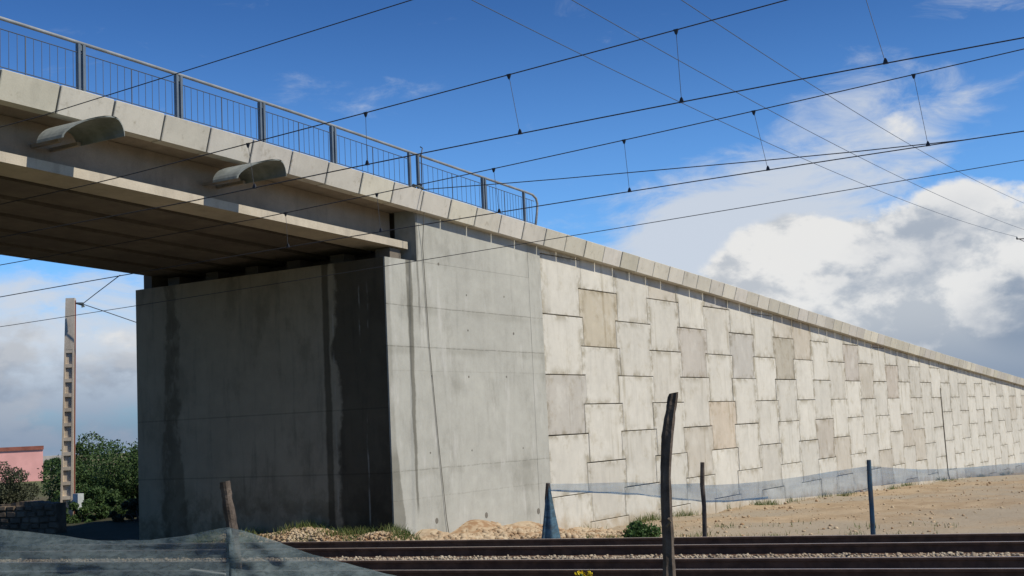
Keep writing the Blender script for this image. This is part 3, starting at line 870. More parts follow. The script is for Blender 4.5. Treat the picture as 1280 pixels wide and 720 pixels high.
# ballast bed and stones
prof = [(-3.9, -0.62), (-3.2, -0.46), (-2.6, -0.30), (-0.8, -0.265), (0.8, -0.265), (1.25, -0.19), (1.7, -0.15), (2.15, -0.17), (2.6, -0.265), (4.2, -0.265), (5.4, -0.30), (6.2, -0.45), (7.0, -0.6)]
mb = MB(); mb.loft([[tp3(QN, t, z, y) for y, z in prof] for t in np.linspace(T0, T1, 30)], close=False)
bed = mb.build('ballast_bed', M['bed']); fix_normals(bed)
tag(bed, kind='structure')
def stones(name, pts, sizes, mat, zscale=0.75):
    phi = (1 + 5 ** 0.5) / 2
    ico = np.array([(-1, phi, 0), (1, phi, 0), (-1, -phi, 0), (1, -phi, 0), (0, -1, phi), (0, 1, phi), (0, -1, -phi), (0, 1, -phi), (phi, 0, -1), (phi, 0, 1), (-phi, 0, -1), (-phi, 0, 1)]) / 1.9
    fc = np.array([(0, 11, 5), (0, 5, 1), (0, 1, 7), (0, 7, 10), (0, 10, 11), (1, 5, 9), (5, 11, 4), (11, 10, 2), (10, 7, 6), (7, 1, 8), (3, 9, 4), (3, 4, 2), (3, 2, 6), (3, 6, 8), (3, 8, 9), (4, 9, 5), (2, 4, 11), (6, 2, 10), (8, 6, 7), (9, 8, 1)])
    n = len(pts)
    v = np.repeat(ico[None], n, 0) * (1 + rng.uniform(-0.3, 0.3, (n, 12, 1)))
    v *= np.stack([rng.uniform(0.7, 1.3, n), rng.uniform(0.7, 1.3, n), rng.uniform(0.5, 1.0, n) * zscale / 0.75], -1)[:, None, :]
    a = rng.uniform(0, 6.28, n); c, s = np.cos(a)[:, None], np.sin(a)[:, None]
    x = v[..., 0] * c - v[..., 1] * s; y = v[..., 0] * s + v[..., 1] * c
    v = np.stack([x, y, v[..., 2]], -1) * np.asarray(sizes)[:, None, None] + np.asarray(pts)[:, None, :]
    f = (fc[None] + (np.arange(n) * 12)[:, None, None]).reshape(-1, 3)
    return np_mesh(name, v.reshape(-1, 3), f, mat, tri=True)
n = 42000
tt = rng.uniform(-13, 22, n); oo = np.where(rng.random(n) < 0.45, rng.uniform(0.85, 2.55, n), rng.uniform(-3.3, 6.3, n))
P = np.array([10.0 * 0 + QN, 10.0])[None] + U[None] * tt[:, None] + NRM[None] * oo[:, None]
zz = np.interp(oo, [p[0] for p in prof], [p[1] for p in prof]) + rng.uniform(-0.01, 0.035, n)
zz += 0.04 * (np.abs(oo - 1.7) < 0.6) * rng.random(n)
tag(stones('ballast_stones', np.column_stack([P, zz]), rng.uniform(0.014, 0.034, n), M['ballast']), 'loose brown grey ballast stones between the tracks', 'ballast', kind='stuff')

# ------------------------------------------------------------------ overhead wires
def ray_to(x, y, D):
    v = RM @ np.array([(x - 640) / 1600.0, (y - 360) / 1600.0, 1.0])
    return np.array([0, 0, EYE]) + v * D
def on_track_plane(px, py, qc):
    v = RM @ np.array([px - 640.0, py - 360.0, 1600.0])
    t = (qc - 10 * KS) / (v[0] - KS * v[1])
    return np.array([0, 0, EYE]) + v * t
def wire_pts(pts, qc, deg=2, ext0=10.0, ext1=16.0, zmin=None):
    """smooth wire in the upright plane over the track at offset qc"""
    P = np.array([on_track_plane(x, y, qc) for x, y in pts])
    cf = np.polyfit(P[:, 1], P[:, 2], deg)
    ys = np.linspace(P[:, 1].min() - ext0, P[:, 1].max() + ext1, 60)
    lo, hi = P[:, 1].min(), P[:, 1].max()
    out = []
    for y in ys:
        yc = np.clip(y, lo, hi)
        z = np.polyval(cf, yc) + np.polyval(np.polyder(cf), yc) * (y - yc) * (0.7 if y > hi else 1.0)
        if zmin is not None: z = max(z, zmin) if y > hi else z
        out.append((qc + KS * (y - 10.0), y, z))
    return out, cf
QW1, QW2 = 15.25, 19.15
B_px = [(127, 227), (310, 180), (457, 141), (636, 93), (845, 37.5), (980, 1)]
C_px = [(235, 252), (367, 225), (458, 206), (650, 167), (852, 127.5), (1107, 78.5), (1280, 47.5)]
D_px = [(0, 370), (130, 350), (436, 296), (560, 276), (624, 265), (787, 240), (960, 211.5), (1160, 180), (1280, 166)]
E_px = [(326, 272), (471, 243), (522, 231), (617, 211), (780, 175), (942, 138), (1142, 94), (1280, 61)]
F_px = [(528, 237), (640, 228.5), (700, 223.5), (940, 202), (1065, 190), (1205, 175), (1280, 164)]
G_px = [(0, 408), (170, 383), (480, 333), (633, 308.5), (780, 284), (890, 265), (1065, 235), (1280, 201.5)]
A_px = [(53, 145), (225, 90), (400, 36), (515, 0)]
def overhead(name, label, up, lo, q, drops, zl=None):
    root = empty(name, (q, 10.0, 6.0), label, 'overhead line', 'overhead lines above the tracks')
    pu, cu = wire_pts(up, q, 2, 10, 14, 5.6); pl, cl_ = wire_pts(lo, q, 2, 10, 14, 5.0)
    MB().tube(pu, 0.0085, 6).build('carrier_wire', M['wire'], root, smooth=True)
    MB().tube(pl, 0.0090, 6).build('contact_wire', M['wire'], root, smooth=True)
    for (ax, ay), (bx, by) in drops:
        a = on_track_plane(ax, ay, q); b = on_track_plane(bx, by, q)
        a[2] = np.polyval(cu, a[1]); b[2] = np.polyval(cl_, b[1])
        mb = MB(); mb.tube([a, b], 0.004, 5)
        o = mb.build('dropper', M['wire'], root)
        for p in (a, b):
            s_ = -1 if p is a else 1
            MB().loft([[(p[0] + dx * r, p[1] + dy * r, p[2] + s_ * dzz) for dx, dy in ((-.4, -1), (.4, -1), (.4, 1), (-.4, 1))] for r, dzz in ((0.035, -0.01), (0.018, 0.05), (0.006, 0.07))]).build('clip', M['wire'], o)
overhead('overhead_line', 'upper pair of black wires with droppers above the nearer track', B_px, C_px, QW1,
         [((310, 180), (318, 235)), ((457, 141), (459, 206)), ((636, 93), (650, 167)), ((845, 37.5), (852, 127.5)), ((1075, -26), (1107, 78.5))])
overhead('overhead_line', 'lower pair of black wires with droppers above the farther track', E_px, D_px, QW2,
         [((357, 266), (360, 310)), ((471, 243), (476, 290)), ((617, 211), (624, 265)), ((780, 175), (787, 240)), ((942, 138), (960, 211.5)), ((1142, 94), (1160, 180))])
pa, _ = wire_pts(A_px, 12.1, 1, 6, 12)
tag(MB().tube(pa, 0.0065, 6).build('line_wire', M['wire'], smooth=True), 'single wire crossing the upper left sky above the railing', 'wire')
pg, _ = wire_pts(G_px, 21.7, 2, 10, 16)
tag(MB().tube(pg, 0.007, 6).build('line_wire', M['wire'], smooth=True), 'lowest single wire, passing under the bridge and past the concrete pole', 'wire')
# feeder anchored on the cornice
def on_X(px, py, x):
    v = RM @ np.array([px - 640.0, py - 360.0, 1600.0]); return np.array([0, 0, EYE]) + v * x / v[0]
anchor = np.array([23.30, 16.30, ztop(23.3) + 0.03])
fp = []
for px, py in F_px:
    p = on_X(px, py, 23.2 + 0.9 * (px - 528) / 752.0); fp.append(p)
fp = sorted([tuple(p) for p in fp], key=lambda p: p[1])
e0 = np.array(fp[0]); e1 = np.array(fp[1])
fp = [tuple(e0 + (e0 - e1) * k) for k in (4, 2)] + fp + [tuple(anchor)]
tag(MB().tube(fp, 0.010, 6).build('feeder_wire', M['wire'], smooth=True), 'thick wire running from the cornice bracket over the joint to the right', 'wire')
br = empty('wire_bracket', tuple(anchor), 'small dark curled bracket with insulator on the cornice at the railing joint', 'bracket')
MB().tube([anchor + np.array([0.0, 0.25, -0.02]), anchor + np.array([0.0, 0.15, 0.10]), anchor + np.array([-0.03, 0.02, 0.12]), anchor], 0.022, 6).build('hook', M['wire'], br)
MB().tube([anchor + np.array([-0.35, -0.02, 0.03]), anchor + np.array([-0.2, -0.02, 0.05]), anchor + np.array([0.02, -0.02, 0.02])], [0.045, 0.02, 0.03], 8).build('insulator', M['insul'], br)
MB().tube([anchor + np.array([0.18, 0.12, -0.02]), anchor + np.array([0.2, 0.12, 0.85]), anchor + np.array([0.26, 0.12, 1.0]), anchor + np.array([0.18, 0.12, 1.02])], 0.014, 6).build('stay_rod', M['wire'], br)

# thin lines running to a pole beyond the right edge
def far_line(x0, y0, xm, ym, p_far, label):
    a, b = ray_to(x0, y0, 60.0), np.array(p_far)
    xb = 1271.0
    fr_ = (xm - x0) / (xb - x0)
    tm = fr_ * 60.0 / (DP - fr_ * (DP - 60.0))
    m = ray_to(xm, ym, 60.0 + (DP - 60.0) * tm)
    dev = (m - (a * (1 - tm) + b * tm)) / (tm * (1 - tm))
    pts = [a * (1 - t) + b * t + dev * t * (1 - t) * (1.0 if t > 0 else 0.0) for t in [-0.3, -0.15] + list(np.linspace(0, 1, 40))]
    return tag(MB().tube(pts, 0.022, 5).build('power_line', M['thinwire'], smooth=True), label, 'wire', 'thin lines falling to the right')
DP = 172.0
arm = [ray_to(1271, 296, DP), ray_to(1283, 288, DP + 2.0), ray_to(1292, 259, DP)]
far_line(590, 0, 855, 130, arm[0], 'lowest left of the thin grey lines falling to the right')
far_line(715, 0, 920, 115, arm[1], 'middle one of the thin grey lines falling to the right')
far_line(852, 0, 1040, 122, arm[2], 'uppermost right of the thin grey lines falling to the right')
pc = ray_to(1300, 292, DP)
pw = empty('power_pole', (pc[0], pc[1], float(gz(pc[0], pc[1]))), 'power pole at the right edge, only its crossarm tip showing', 'pole')
MB().tube([(pc[0], pc[1], float(gz(pc[0], pc[1])) - 0.4), (pc[0], pc[1], arm[2][2] + 0.1)], [0.34, 0.16], 8).build('mast', M['pole'], pw)
hub = np.array([pc[0], pc[1], arm[0][2] - 0.3])
MB().tube([arm[0] + np.array([0, 0, -0.3]), hub, 2 * hub - (arm[0] + np.array([0, 0, -0.3]))], 0.08, 6).build('crossarm', M['wire'], pw)
MB().tube([arm[0] * 0.9 + hub * 0.1 + np.array([0, 0, -0.3]), hub + np.array([0, 0, -1.6])], 0.05, 6).build('brace', M['wire'], pw)
for p in arm:
    MB().tube([p + np.array([0, 0, -0.4]), p + np.array([0, 0, -0.2]), p + np.array([0, 0, 0.03])], [0.05, 0.13, 0.05], 8).build('insulator', M['insul'], pw)

# cable hanging down the abutment front
cp = [(23.50, Y0 - 0.31, ztop(23.5) + 0.02), (23.52, Y0 - 0.20, zbot(23.5) - 0.02), (23.60, Y0 - 0.07, 6.2), (23.72, Y0 - 0.06, 4.0), (23.93, Y0 - 0.06, 1.8), (24.12, Y0 - 0.07, 0.0), (24.2, Y0 - 0.09, -0.5)]
tag(MB().tube(cp, 0.009, 6).build('hanging_cable', M['core'], smooth=True), 'thin dark cable hanging down the lit front of the abutment', 'cable')

# ------------------------------------------------------------------ lattice concrete pole on the left
DPL = 42.0
pb = ray_to(84.5, 672, DPL); ptp = ray_to(88.5, 373, DPL)
pole = empty('concrete_pole', (pb[0], pb[1], -0.3), 'tall pale concrete pole with ladder like recesses beside the abutment', 'pole')
def pole_pt(t, a, b):
    c = np.array([pb[0], pb[1], -0.4]) * (1 - t) + np.array([ptp[0], ptp[1], ptp[2]]) * t
    r = RM[:, 0].copy(); r[2] = 0; r /= np.linalg.norm(r)
    fwd = np.array([-r[1], r[0], 0.0])
    ca, sa = math.cos(0.12), math.sin(0.12)
    e1 = r * ca + fwd * sa; e2 = -r * sa + fwd * ca
    w = 0.205 * (1 - t) + 0.140 * t
    return tuple(c + e1 * a * w + e2 * b * w)
HP = ptp[2] + 0.4
tj = 0.77
def prism(t0, t1, rect):
    a0, b0, a1, b1 = rect
    return MB().loft([[pole_pt(t, a0, b0), pole_pt(t, a1, b0), pole_pt(t, a1, b1), pole_pt(t, a0, b1)] for t in np.linspace(t0, t1, 4)])
prism(tj, 1.0, (-1, -0.9, 1, 0.9)).build('shaft_top', M['pole'], pole)
prism(0, tj, (-1, -0.9, -0.66, 0.9)).build('flange', M['pole'], pole)
prism(0, tj, (0.66, -0.9, 1, 0.9)).build('flange', M['pole'], pole)
prism(0, tj, (-0.66, -0.52, 0.66, 0.2)).build('web', M['pole'], pole)
for k in range(12):
    t = 0.035 + k * 0.0655
    prism(t, t + 0.016, (-0.66, -0.87, 0.66, -0.52)).build('rib', M['pole'], pole)
MB().tube([pole_pt(t, 1.12, -0.3) for t in np.linspace(0.02, 0.99, 12)], 0.022, 6).build('conduit', M['roofedge'], pole)
bx = ray_to(97.5, 627, DPL - 0.25)
MB().box((bx[0] - 0.14, bx[1] - 0.16, bx[2] - 0.26), (bx[0] + 0.10, bx[1] + 0.08, bx[2] + 0.26)).build('meter_box', M['box'], pole)
# stay wires at the pole head
jn = ray_to(103, 380, 41.6)
sw = empty('stay_wires', tuple(jn), 'short dark wires meeting at an insulator by the concrete pole head', 'wire')
MB().tube([jn, ray_to(121, 366, 39.5), ray_to(150, 344, 36.5)], 0.014, 5).build('wire', M['wire'], sw)
MB().tube([jn, ray_to(130, 389, 41.6), ray_to(185, 408, 41.8)], 0.014, 5).build('wire', M['wire'], sw)
MB().tube([ray_to(95, 379, 41.7), jn + np.array([0, 0, 0.0]), ray_to(104, 384, 41.6)], [0.03, 0.06, 0.06], 8).build('insulator', M['insul'], sw)

# ------------------------------------------------------------------ vegetation
def leaf_quads(pts, size, flat=0.0):
    n = len(pts)
    d = rng.normal(size=(n, 3)); d /= np.linalg.norm(d, axis=1)[:, None]
    e = rng.normal(size=(n, 3)); e -= d * (e * d).sum(1)[:, None]; e /= np.linalg.norm(e, axis=1)[:, None]
    s = (size * rng.uniform(0.6, 1.3, n))[:, None]
    a = pts - d * s; b = pts + d * s; c = e * s * 0.45
    mid = (a + b) / 2
    v = np.stack([a, mid + c, b, mid - c], 1).reshape(-1, 3)
    q = np.arange(4 * n).reshape(-1, 4)
    return v, q
def crown_pts(n, lobes, shell=0.55):
    w = np.array([l[3] ** 2 for l in lobes], float); w /= w.sum()
    idx = rng.choice(len(lobes), n, p=w)
    L = np.array(lobes)[idx]
    d = rng.normal(size=(n, 3)); d /= np.linalg.norm(d, axis=1)[:, None]
    r = (shell + (1 - shell) * rng.random(n) ** 0.7) * (1 + 0.10 * rng.normal(size=n))
    return L[:, :3] + d * (r * L[:, 3])[:, None] * np.array([1, 1, 0.85])
def bush_tree(name, base, rx, h, nlobes, nleaf, lsize, mat, label, cat, z_lo=0.25, group=None):
    root = empty(name, tuple(base), label, cat, group)
    lob = []
    for k in range(nlobes):
        a = random.uniform(0, 6.28); rr = rx * math.sqrt(random.random()) * 0.8
        f = 1 - (rr / rx) ** 2 * 0.6
        lr = h * random.uniform(0.13, 0.26)
        lob.append((base[0] + math.cos(a) * rr, base[1] + math.sin(a) * rr, base[2] + h * (z_lo + (1 - z_lo) * random.uniform(0.05, 0.95) * f) - lr * 0.6, lr))
    v, q = leaf_quads(crown_pts(nleaf, lob), lsize)
    np_mesh('crown', v, q, mat, root)
    mb = MB()
    for k in range(6):
        l = random.choice(lob)
        mb.tube([(base[0] + random.uniform(-.08, .08), base[1] + random.uniform(-.08, .08), base[2] - 0.15), ((base[0] * 1.4 + l[0] * .6) / 2, (base[1] * 1.4 + l[1] * .6) / 2, base[2] + h * 0.28), (l[0], l[1], l[2])], [0.09 * h / 3, 0.06 * h / 3, 0.015], 6)
    mb.build('trunk', M['bark'], root)
    return root
def gp(x, D, dz=0.0):
    p = ray_to(x, 600, D)
    return np.array([p[0], p[1], float(gz(p[0], p[1])) + dz])
bush_tree('broadleaf_tree', gp(122, 48), 2.2, 2.95, 50, 22000, 0.06, M['leaf_dark'], 'rounded dark green tree behind the concrete pole', 'tree', 0.12)
bush_tree('broadleaf_tree', gp(176, 46), 2.3, 3.3, 50, 22000, 0.06, M['leaf_dark'], 'dark green tree half hidden by the left edge of the abutment', 'tree', 0.12)
bush_tree('shrub', gp(12, 52), 1.35, 1.95, 26, 7000, 0.06, M['leaf_olive'], 'grey olive shrub in front of the pink house', 'shrub', 0.1)
bush_tree('shrub', gp(112, 43.5), 1.6, 1.3, 26, 9000, 0.055, M['leaf_dark'], 'low dark shrub just right of the concrete pole foot', 'shrub', 0.05)
bush_tree('shrub', gp(146, 41.5), 1.3, 1.0, 22, 8000, 0.05, M['leaf_dark'], 'low dark shrub between the concrete pole and the abutment edge', 'shrub', 0.05)
bush_tree('shrub', gp(100, 39.5), 1.2, 0.75, 20, 7000, 0.05, M['leaf_dark'], 'lowest dark scrub in front of the concrete pole foot', 'shrub', 0.05)
bush_tree('shrub', gp(172, 38.5), 0.9, 0.7, 14, 5000, 0.05, M['leaf_olive'], 'dry low scrub at the left foot of the abutment', 'shrub', 0.05)
# leafy plant behind the rails by the tall post
pl = ray_to(803, 672, 24.6)
root = empty('leafy_plant', (pl[0], pl[1], float(gz(pl[0], pl[1]))), 'small green leafy plant behind the rails beside the tall wooden post', 'plant')
lob = [(pl[0] + random.uniform(-.26, .26), pl[1] + random.uniform(-.26, .26), random.uniform(-0.25, 0.04), random.uniform(0.09, 0.16)) for k in range(18)]
v, q = leaf_quads(crown_pts(1500, lob, 0.3), 0.045)
np_mesh('foliage', v, q, M['leaf_green'], root)
MB().tube([(pl[0], pl[1], -0.6), (pl[0] + 0.05, pl[1], -0.2), (pl[0] + .1, pl[1], 0.0)], 0.012, 5).build('stem', M['twig'], root)

def grass(name, pts, h, mat, label):
    n = len(pts)
    a = rng.uniform(0, 6.28, n); w = 0.008 * rng.uniform(0.6, 1.5, n)
    hh = h * rng.uniform(0.35, 1.2, n)
    le = rng.normal(0, 0.35, (n, 2)) * hh[:, None]
    ex = np.stack([np.cos(a) * w, np.sin(a) * w, np.zeros(n)], -1)
    tip = pts + np.column_stack([le, hh])
    mid = pts + np.column_stack([le * 0.35, hh * 0.55])
    v = np.stack([pts - ex, pts + ex, mid + ex * .7, mid - ex * .7, tip + ex * .1, tip - ex * .1], 1).reshape(-1, 3)
    b = np.arange(n)[:, None] * 6
    q = np.concatenate([b + np.array([[0, 1, 2, 3]]), b + np.array([[3, 2, 4, 5]])])
    o = np_mesh(name, v, q, mat)
    return tag(o, label, 'grass', kind='stuff')
def scatter(n, fx, fy, clump=1.2, thr=0.0):
    x = rng.uniform(fx[0], fx[1], n); y = rng.uniform(fy[0], fy[1], n)
    k = np.sin(x * 3.1 / clump + 2 * np.sin(y * 1.7)) * np.cos(y * 2.6 / clump + x) + rng.normal(0, 0.35, n)
    m = k > thr
    return np.column_stack([x[m], y[m], gz(x[m], y[m])])
g1 = scatter(9000, (20.9, 22.15), (15.8, 22.0), 0.9, 0.25)
g1[:, 2] += (0.30 + 0.10 * np.sin(g1[:, 1] * 2.1) * np.sin(g1[:, 1] * 0.7 + 1)) * sstep(20.75, 21.7, g1[:, 0]) * sstep(15.4, 16.4, g1[:, 1]) * sstep(22.6, 20.6, g1[:, 1]) - 0.03
grass('grass', g1, 0.20, M['grass'], 'strip of grass and weeds along the abutment foot')
# rubble heap and gravel at the foot of the lit front
n = 5200
x = rng.uniform(22.3, 30.5, n); y = Y0 - 0.05 - np.abs(rng.normal(0, 0.75, n))
hh = 0.40 * np.exp(-((x - 25.3) / 0.9) ** 2) + 0.30 * np.exp(-((x - 27.4) / 0.9) ** 2) + 0.22 * np.exp(-((x - 23.3) / 0.5) ** 2)
hp = hh * np.exp(-((Y0 - y) / 1.0) ** 2)
base = gz(x, y)
zz = base + hp * rng.random(n) ** 0.3 + 0.03
tag(stones('rubble', np.column_stack([x, y, zz]), rng.uniform(0.02, 0.075, n) * (0.6 + rng.random(n)), M['rubble_dirt']), 'orange earth and rubble heaped against the lit abutment front', 'rubble', kind='stuff')
gx = np.linspace(22.3, 31, 60); gy = np.linspace(Y0 - 2.2, Y0 + 0.02, 20)
XX, YY = np.meshgrid(gx, gy, indexing='ij')
H2 = 0.40 * np.exp(-((XX - 25.3) / 0.9) ** 2) + 0.30 * np.exp(-((XX - 27.4) / 0.9) ** 2) + 0.22 * np.exp(-((XX - 23.3) / 0.5) ** 2) + 0.12
Z2 = gz(XX, YY) + H2 * np.exp(-((Y0 - YY) / 1.0) ** 2) - 0.03 + 0.02 * vnoise(XX * 4, YY * 4)
i, j = np.meshgrid(np.arange(59), np.arange(19), indexing='ij'); a = (i * 20 + j).ravel()
mound = np_mesh('earth_mound', np.stack([XX, YY, Z2], -1).reshape(-1, 3), np.stack([a, a + 20, a + 21, a + 1], -1), M['rubble_dirt'])
tag(mound, kind='structure')
gx = np.linspace(20.7, 22.25, 16); gy = np.linspace(15.4, 22.6, 60)
XX, YY = np.meshgrid(gx, gy, indexing='ij')
H3 = (0.30 + 0.10 * np.sin(YY * 2.1) * np.sin(YY * 0.7 + 1)) * sstep(20.75, 21.7, XX) * sstep(15.4, 16.4, YY) * sstep(22.6, 20.6, YY) - 0.03
Z3 = gz(XX, YY) + H3 + 0.02 * vnoise(XX * 5, YY * 5)
i, j = np.meshgrid(np.arange(15), np.arange(59), indexing='ij'); a = (i * 60 + j).ravel()
tag(np_mesh('earth_bank', np.stack([XX, YY, Z3], -1).reshape(-1, 3), np.stack([a, a + 60, a + 61, a + 1], -1), M['rubble_dirt']), kind='structure')
n = 2600
x = rng.uniform(20.9, 22.2, n); y = rng.uniform(15.6, 22.0, n)
hb = (0.30 + 0.10 * np.sin(y * 2.1) * np.sin(y * 0.7 + 1)) * sstep(20.75, 21.7, x) * sstep(15.4, 16.4, y) * sstep(22.6, 20.6, y)
tag(stones('rubble', np.column_stack([x, y, gz(x, y) + hb]), rng.uniform(0.015, 0.05, n), M['rubble_dirt']), 'pale rubble strewn along the foot of the dark abutment face', 'rubble', kind='stuff')
n = 5000
x = 22.5 + 60 * rng.random(n) ** 1.8; y = rng.uniform(-6, 16.5, n)
m = (track_q(x, y) > 22.2)
x, y = x[m], y[m]
tag(stones('gravel', np.column_stack([x, y, gz(x, y) + 0.005]), rng.uniform(0.010, 0.035, len(x)) * (0.5 + rng.random(len(x)) ** 3 * 1.6), M['rubble_dirt']), 'scattered stones on the bare dirt in front of the panel wall', 'gravel', kind='stuff')
g2 = scatter(5000, (23.0, 33.0), (7.0, 16.0), 1.6, 0.55)
grass('grass', g2, 0.12, M['grass'], 'sparse dry weeds on the dirt behind the tracks')

g3x = 29.5 + 60 * rng.random(5000) ** 1.6; g3y = Y0 - 0.04 - np.abs(rng.normal(0, 0.22, 5000))
g3k = np.sin(g3x * 1.9) + np.sin(g3x * 0.7 + 2) + rng.normal(0, 0.4, 5000) > 0.5
grass('grass', np.column_stack([g3x, g3y, gz(g3x, g3y)])[g3k], 0.22, M['grass'], 'thin dry weeds along the foot of the panel wall')
# clods and larger stones strewn on the dirt
n = 450
x = 23.0 + 55 * rng.random(n) ** 1.5; y = Y0 - 0.1 - np.abs(rng.normal(0, 3.5, n))
m = track_q(x, y) > 22.4
x, y = x[m], y[m]
tag(stones('clods', np.column_stack([x, y, gz(x, y) + 0.01]), 0.02 + 0.07 * rng.random(len(x)) ** 3, M['rubble_dirt']), 'larger clods and stones on the dirt near the panel wall', 'clods', kind='stuff')

# ------------------------------------------------------------------ far side fence
def fence_post(px, y_top, D, r, lean, mat, label, kink=None):
    t = ray_to(px[0], y_top, D); b = ray_to(px[1], 669, D)
    g = float(gz(b[0], b[1]))
    root_pt = (b[0] + (b[0] - t[0]) * 0.2, b[1] + (b[1] - t[1]) * 0.2, g - 0.2)
    pts = [np.array(root_pt), b * 0.98 + t * 0.02, b * .6 + t * .4 + np.array([lean, 0, 0]), b * .3 + t * .7 + np.array([-lean, lean, 0]), t]
    o = MB().tube(pts, [r * 1.15, r * 1.1, r, r * 1.05, r * 0.95], 8).build('fence_post', mat, None, origin=root_pt)
    tag(o, label, 'post', 'posts of the far fence')
    return np.array(t), np.array(b)
tA, bA = fence_post((685, 684), 604, 24.7, 0.045, 0.01, M['bark'], 'short fence post wrapped in blue netting against the abutment edge')
tB, bB = fence_post((878, 881), 578, 23.6, 0.043, 0.012, M['bark'], 'thin dark crooked post between the tall post and the blue stained one')
tC, bC = fence_post((1086, 1091.5), 575, 22.5, 0.042, 0.004, M['bluewood'], 'blue stained thin fence post in front of the right part of the wall')
def net_strip(name, rows, mat, label, parent=None, cat='netting', group=None):
    """rows: list of polylines of equal length, from upper to lower edge"""
    v = [p for r in rows for p in r]; n = len(rows[0]); f = []
    for i in range(len(rows) - 1):
        for j in range(n - 1):
            f.append((i * n + j, i * n + j + 1, (i + 1) * n + j + 1, (i + 1) * n + j))
    mb = MB().add(v, f)
    o = mb.build(name, mat, parent, smooth=True)
    if label: tag(o, label, cat, group)
    return o
def poly_px(pts, n):
    """resample (x, y, depth) picture points to n space points"""
    P = np.array(pts, float); s = np.concatenate([[0], np.cumsum(np.hypot(np.diff(P[:, 0]), np.diff(P[:, 1])))])
    t = np.linspace(0, s[-1], n)
    return np.array([ray_to(np.interp(u, s, P[:, 0]), np.interp(u, s, P[:, 1]), np.interp(u, s, P[:, 2])) for u in t])
def bilin(top, bot, m, wob=0.03, seed=0):
    r = np.random.default_rng(seed); n = len(top); rows = []
    ph = r.uniform(0, 6.28, 4)
    for k in range(m):
        t = k / (m - 1)
        row = top * (1 - t) + bot * t
        u = np.linspace(0, 1, n)
        w = wob * math.sin(math.pi * min(1, t + 0.15)) * (np.sin(u * 9 + ph[0] + 9 * t) + 0.7 * np.sin(u * 17 + ph[1] - 17 * t + 2 * np.sin(u * 5)) + 0.35 * np.sin(u * 61 + ph[2] + 5 * t) + 0.3 * np.sin(u * 28 + 31 * t))
        row = row + np.column_stack([w * 0.8, w * 0.5, 0.25 * w])
        rows.append([tuple(p) for p in row])
    return rows
top = poly_px([(687, 605, 24.7), (730, 604, 24.5), (790, 603, 24.2), (840, 605, 23.9), (879, 604, 23.6)], 50)
bot = poly_px([(687, 614, 24.7), (730, 616, 24.5), (790, 617, 24.2), (840, 622, 23.9), (879, 626, 23.6)], 50)
net_strip('fence_net', bilin(top, bot, 8, 0.02, 1), M['net_far'], 'strip of pale blue netting from the wrapped post to the thin post')
rp = poly_px([(687, 613, 24.7), (740, 615, 24.5), (800, 618, 24.2), (840, 623, 23.9), (879, 626.5, 23.6), (905, 627, 23.5), (960, 622, 23.2)], 40)
tag(MB().tube([p + np.array([0, 0, 0.004 * math.sin(i * 1.3)]) for i, p in enumerate(rp)], [0.012 + 0.010 * abs(math.sin(i * .37)) for i in range(40)], 6).build('fence_net', M['net_rope'], smooth=True), 'bunched bright blue netting edge sagging between the posts', 'netting')
top = poly_px([(879, 607, 23.6), (930, 604, 23.3), (1000, 596, 22.9), (1087, 582, 22.5)], 60)
bot = poly_px([(879, 628, 23.6), (930, 626, 23.3), (1000, 622, 22.9), (1087, 614, 22.5)], 60)
net_strip('fence_net', bilin(top, bot, 8, 0.02, 2), M['net_far'], 'pale blue netting hung between the thin post and the blue stained post')
top = poly_px([(1088, 583, 22.5), (1150, 587, 22.2), (1210, 584, 21.9), (1300, 577, 21.4)], 60)
bot = poly_px([(1088, 608, 22.5), (1150, 602, 22.2), (1210, 597, 21.9), (1300, 592, 21.4)], 60)
net_strip('fence_net', bilin(top, bot, 8, 0.02, 3), M['net_far'], 'pale blue netting stretching from the blue stained post to the right edge')
# netting bunched like a cone round the first post
rings = []
for k, t in enumerate(np.linspace(0, 1, 12)):
    c = tA * (1 - t) + (bA + np.array([0, 0, -0.15])) * t
    r = 0.03 + 0.155 * t ** 1.2
    rings.append([(c[0] + (0.035 * t) + r * (1 + 0.18 * math.sin(5 * a + 1) + 0.08 * math.sin(11 * a + 3 * t)) * math.cos(a), c[1] - 0.045 * t + r * (1 + 0.18 * math.sin(5 * a + 1)) * math.sin(a), c[2]) for a in np.linspace(0, 2 * math.pi, 28, endpoint=False)])
wr = MB().loft(rings, caps=False).build('wrapped_net', net_mat('wrapped_netting', (0.08, 0.15, 0.20), (0.13, 0.24, 0.32), 0.75, 0.95, 6.0), smooth=True)
tag(wr, 'blue grey netting gathered in a cone round the short post', 'netting')

# ------------------------------------------------------------------ foreground posts and netting
def rough_post(name, pts, radii, label, seed, mat):
    r = np.random.default_rng(seed)
    P = [np.array(p, float) for p in pts]
    s = np.linspace(0, len(P) - 1, 26)
    c = np.array([[np.interp(u, range(len(P)), [p[k] for p in P]) for k in range(3)] for u in s]); rr = np.interp(s, range(len(P)), radii)
    n = 14; rings = []
    ang = np.linspace(0, 2 * math.pi, n, endpoint=False); lump = 1 + 0.08 * r.normal(size=n)
    for i in range(len(c)):
        q = rr[i] * lump * (1 + 0.05 * r.normal(size=n)) * (1 + 0.05 * math.sin(i * 0.9))
        rings.append([(c[i][0] + q[k] * math.cos(ang[k]), c[i][1] + q[k] * math.sin(ang[k]), c[i][2] + (0.006 * math.cos(ang[k] + 1) if i == len(c) - 1 else 0)) for k in range(n)])
    root = empty(name, tuple(P[0]), label, 'post', 'rough wooden posts of the near fence')
    fix_normals(MB().loft(rings).build('stake', mat, root, smooth=False))
    return root
DPOST = 11.0
g = ray_to(836, 735, DPOST)
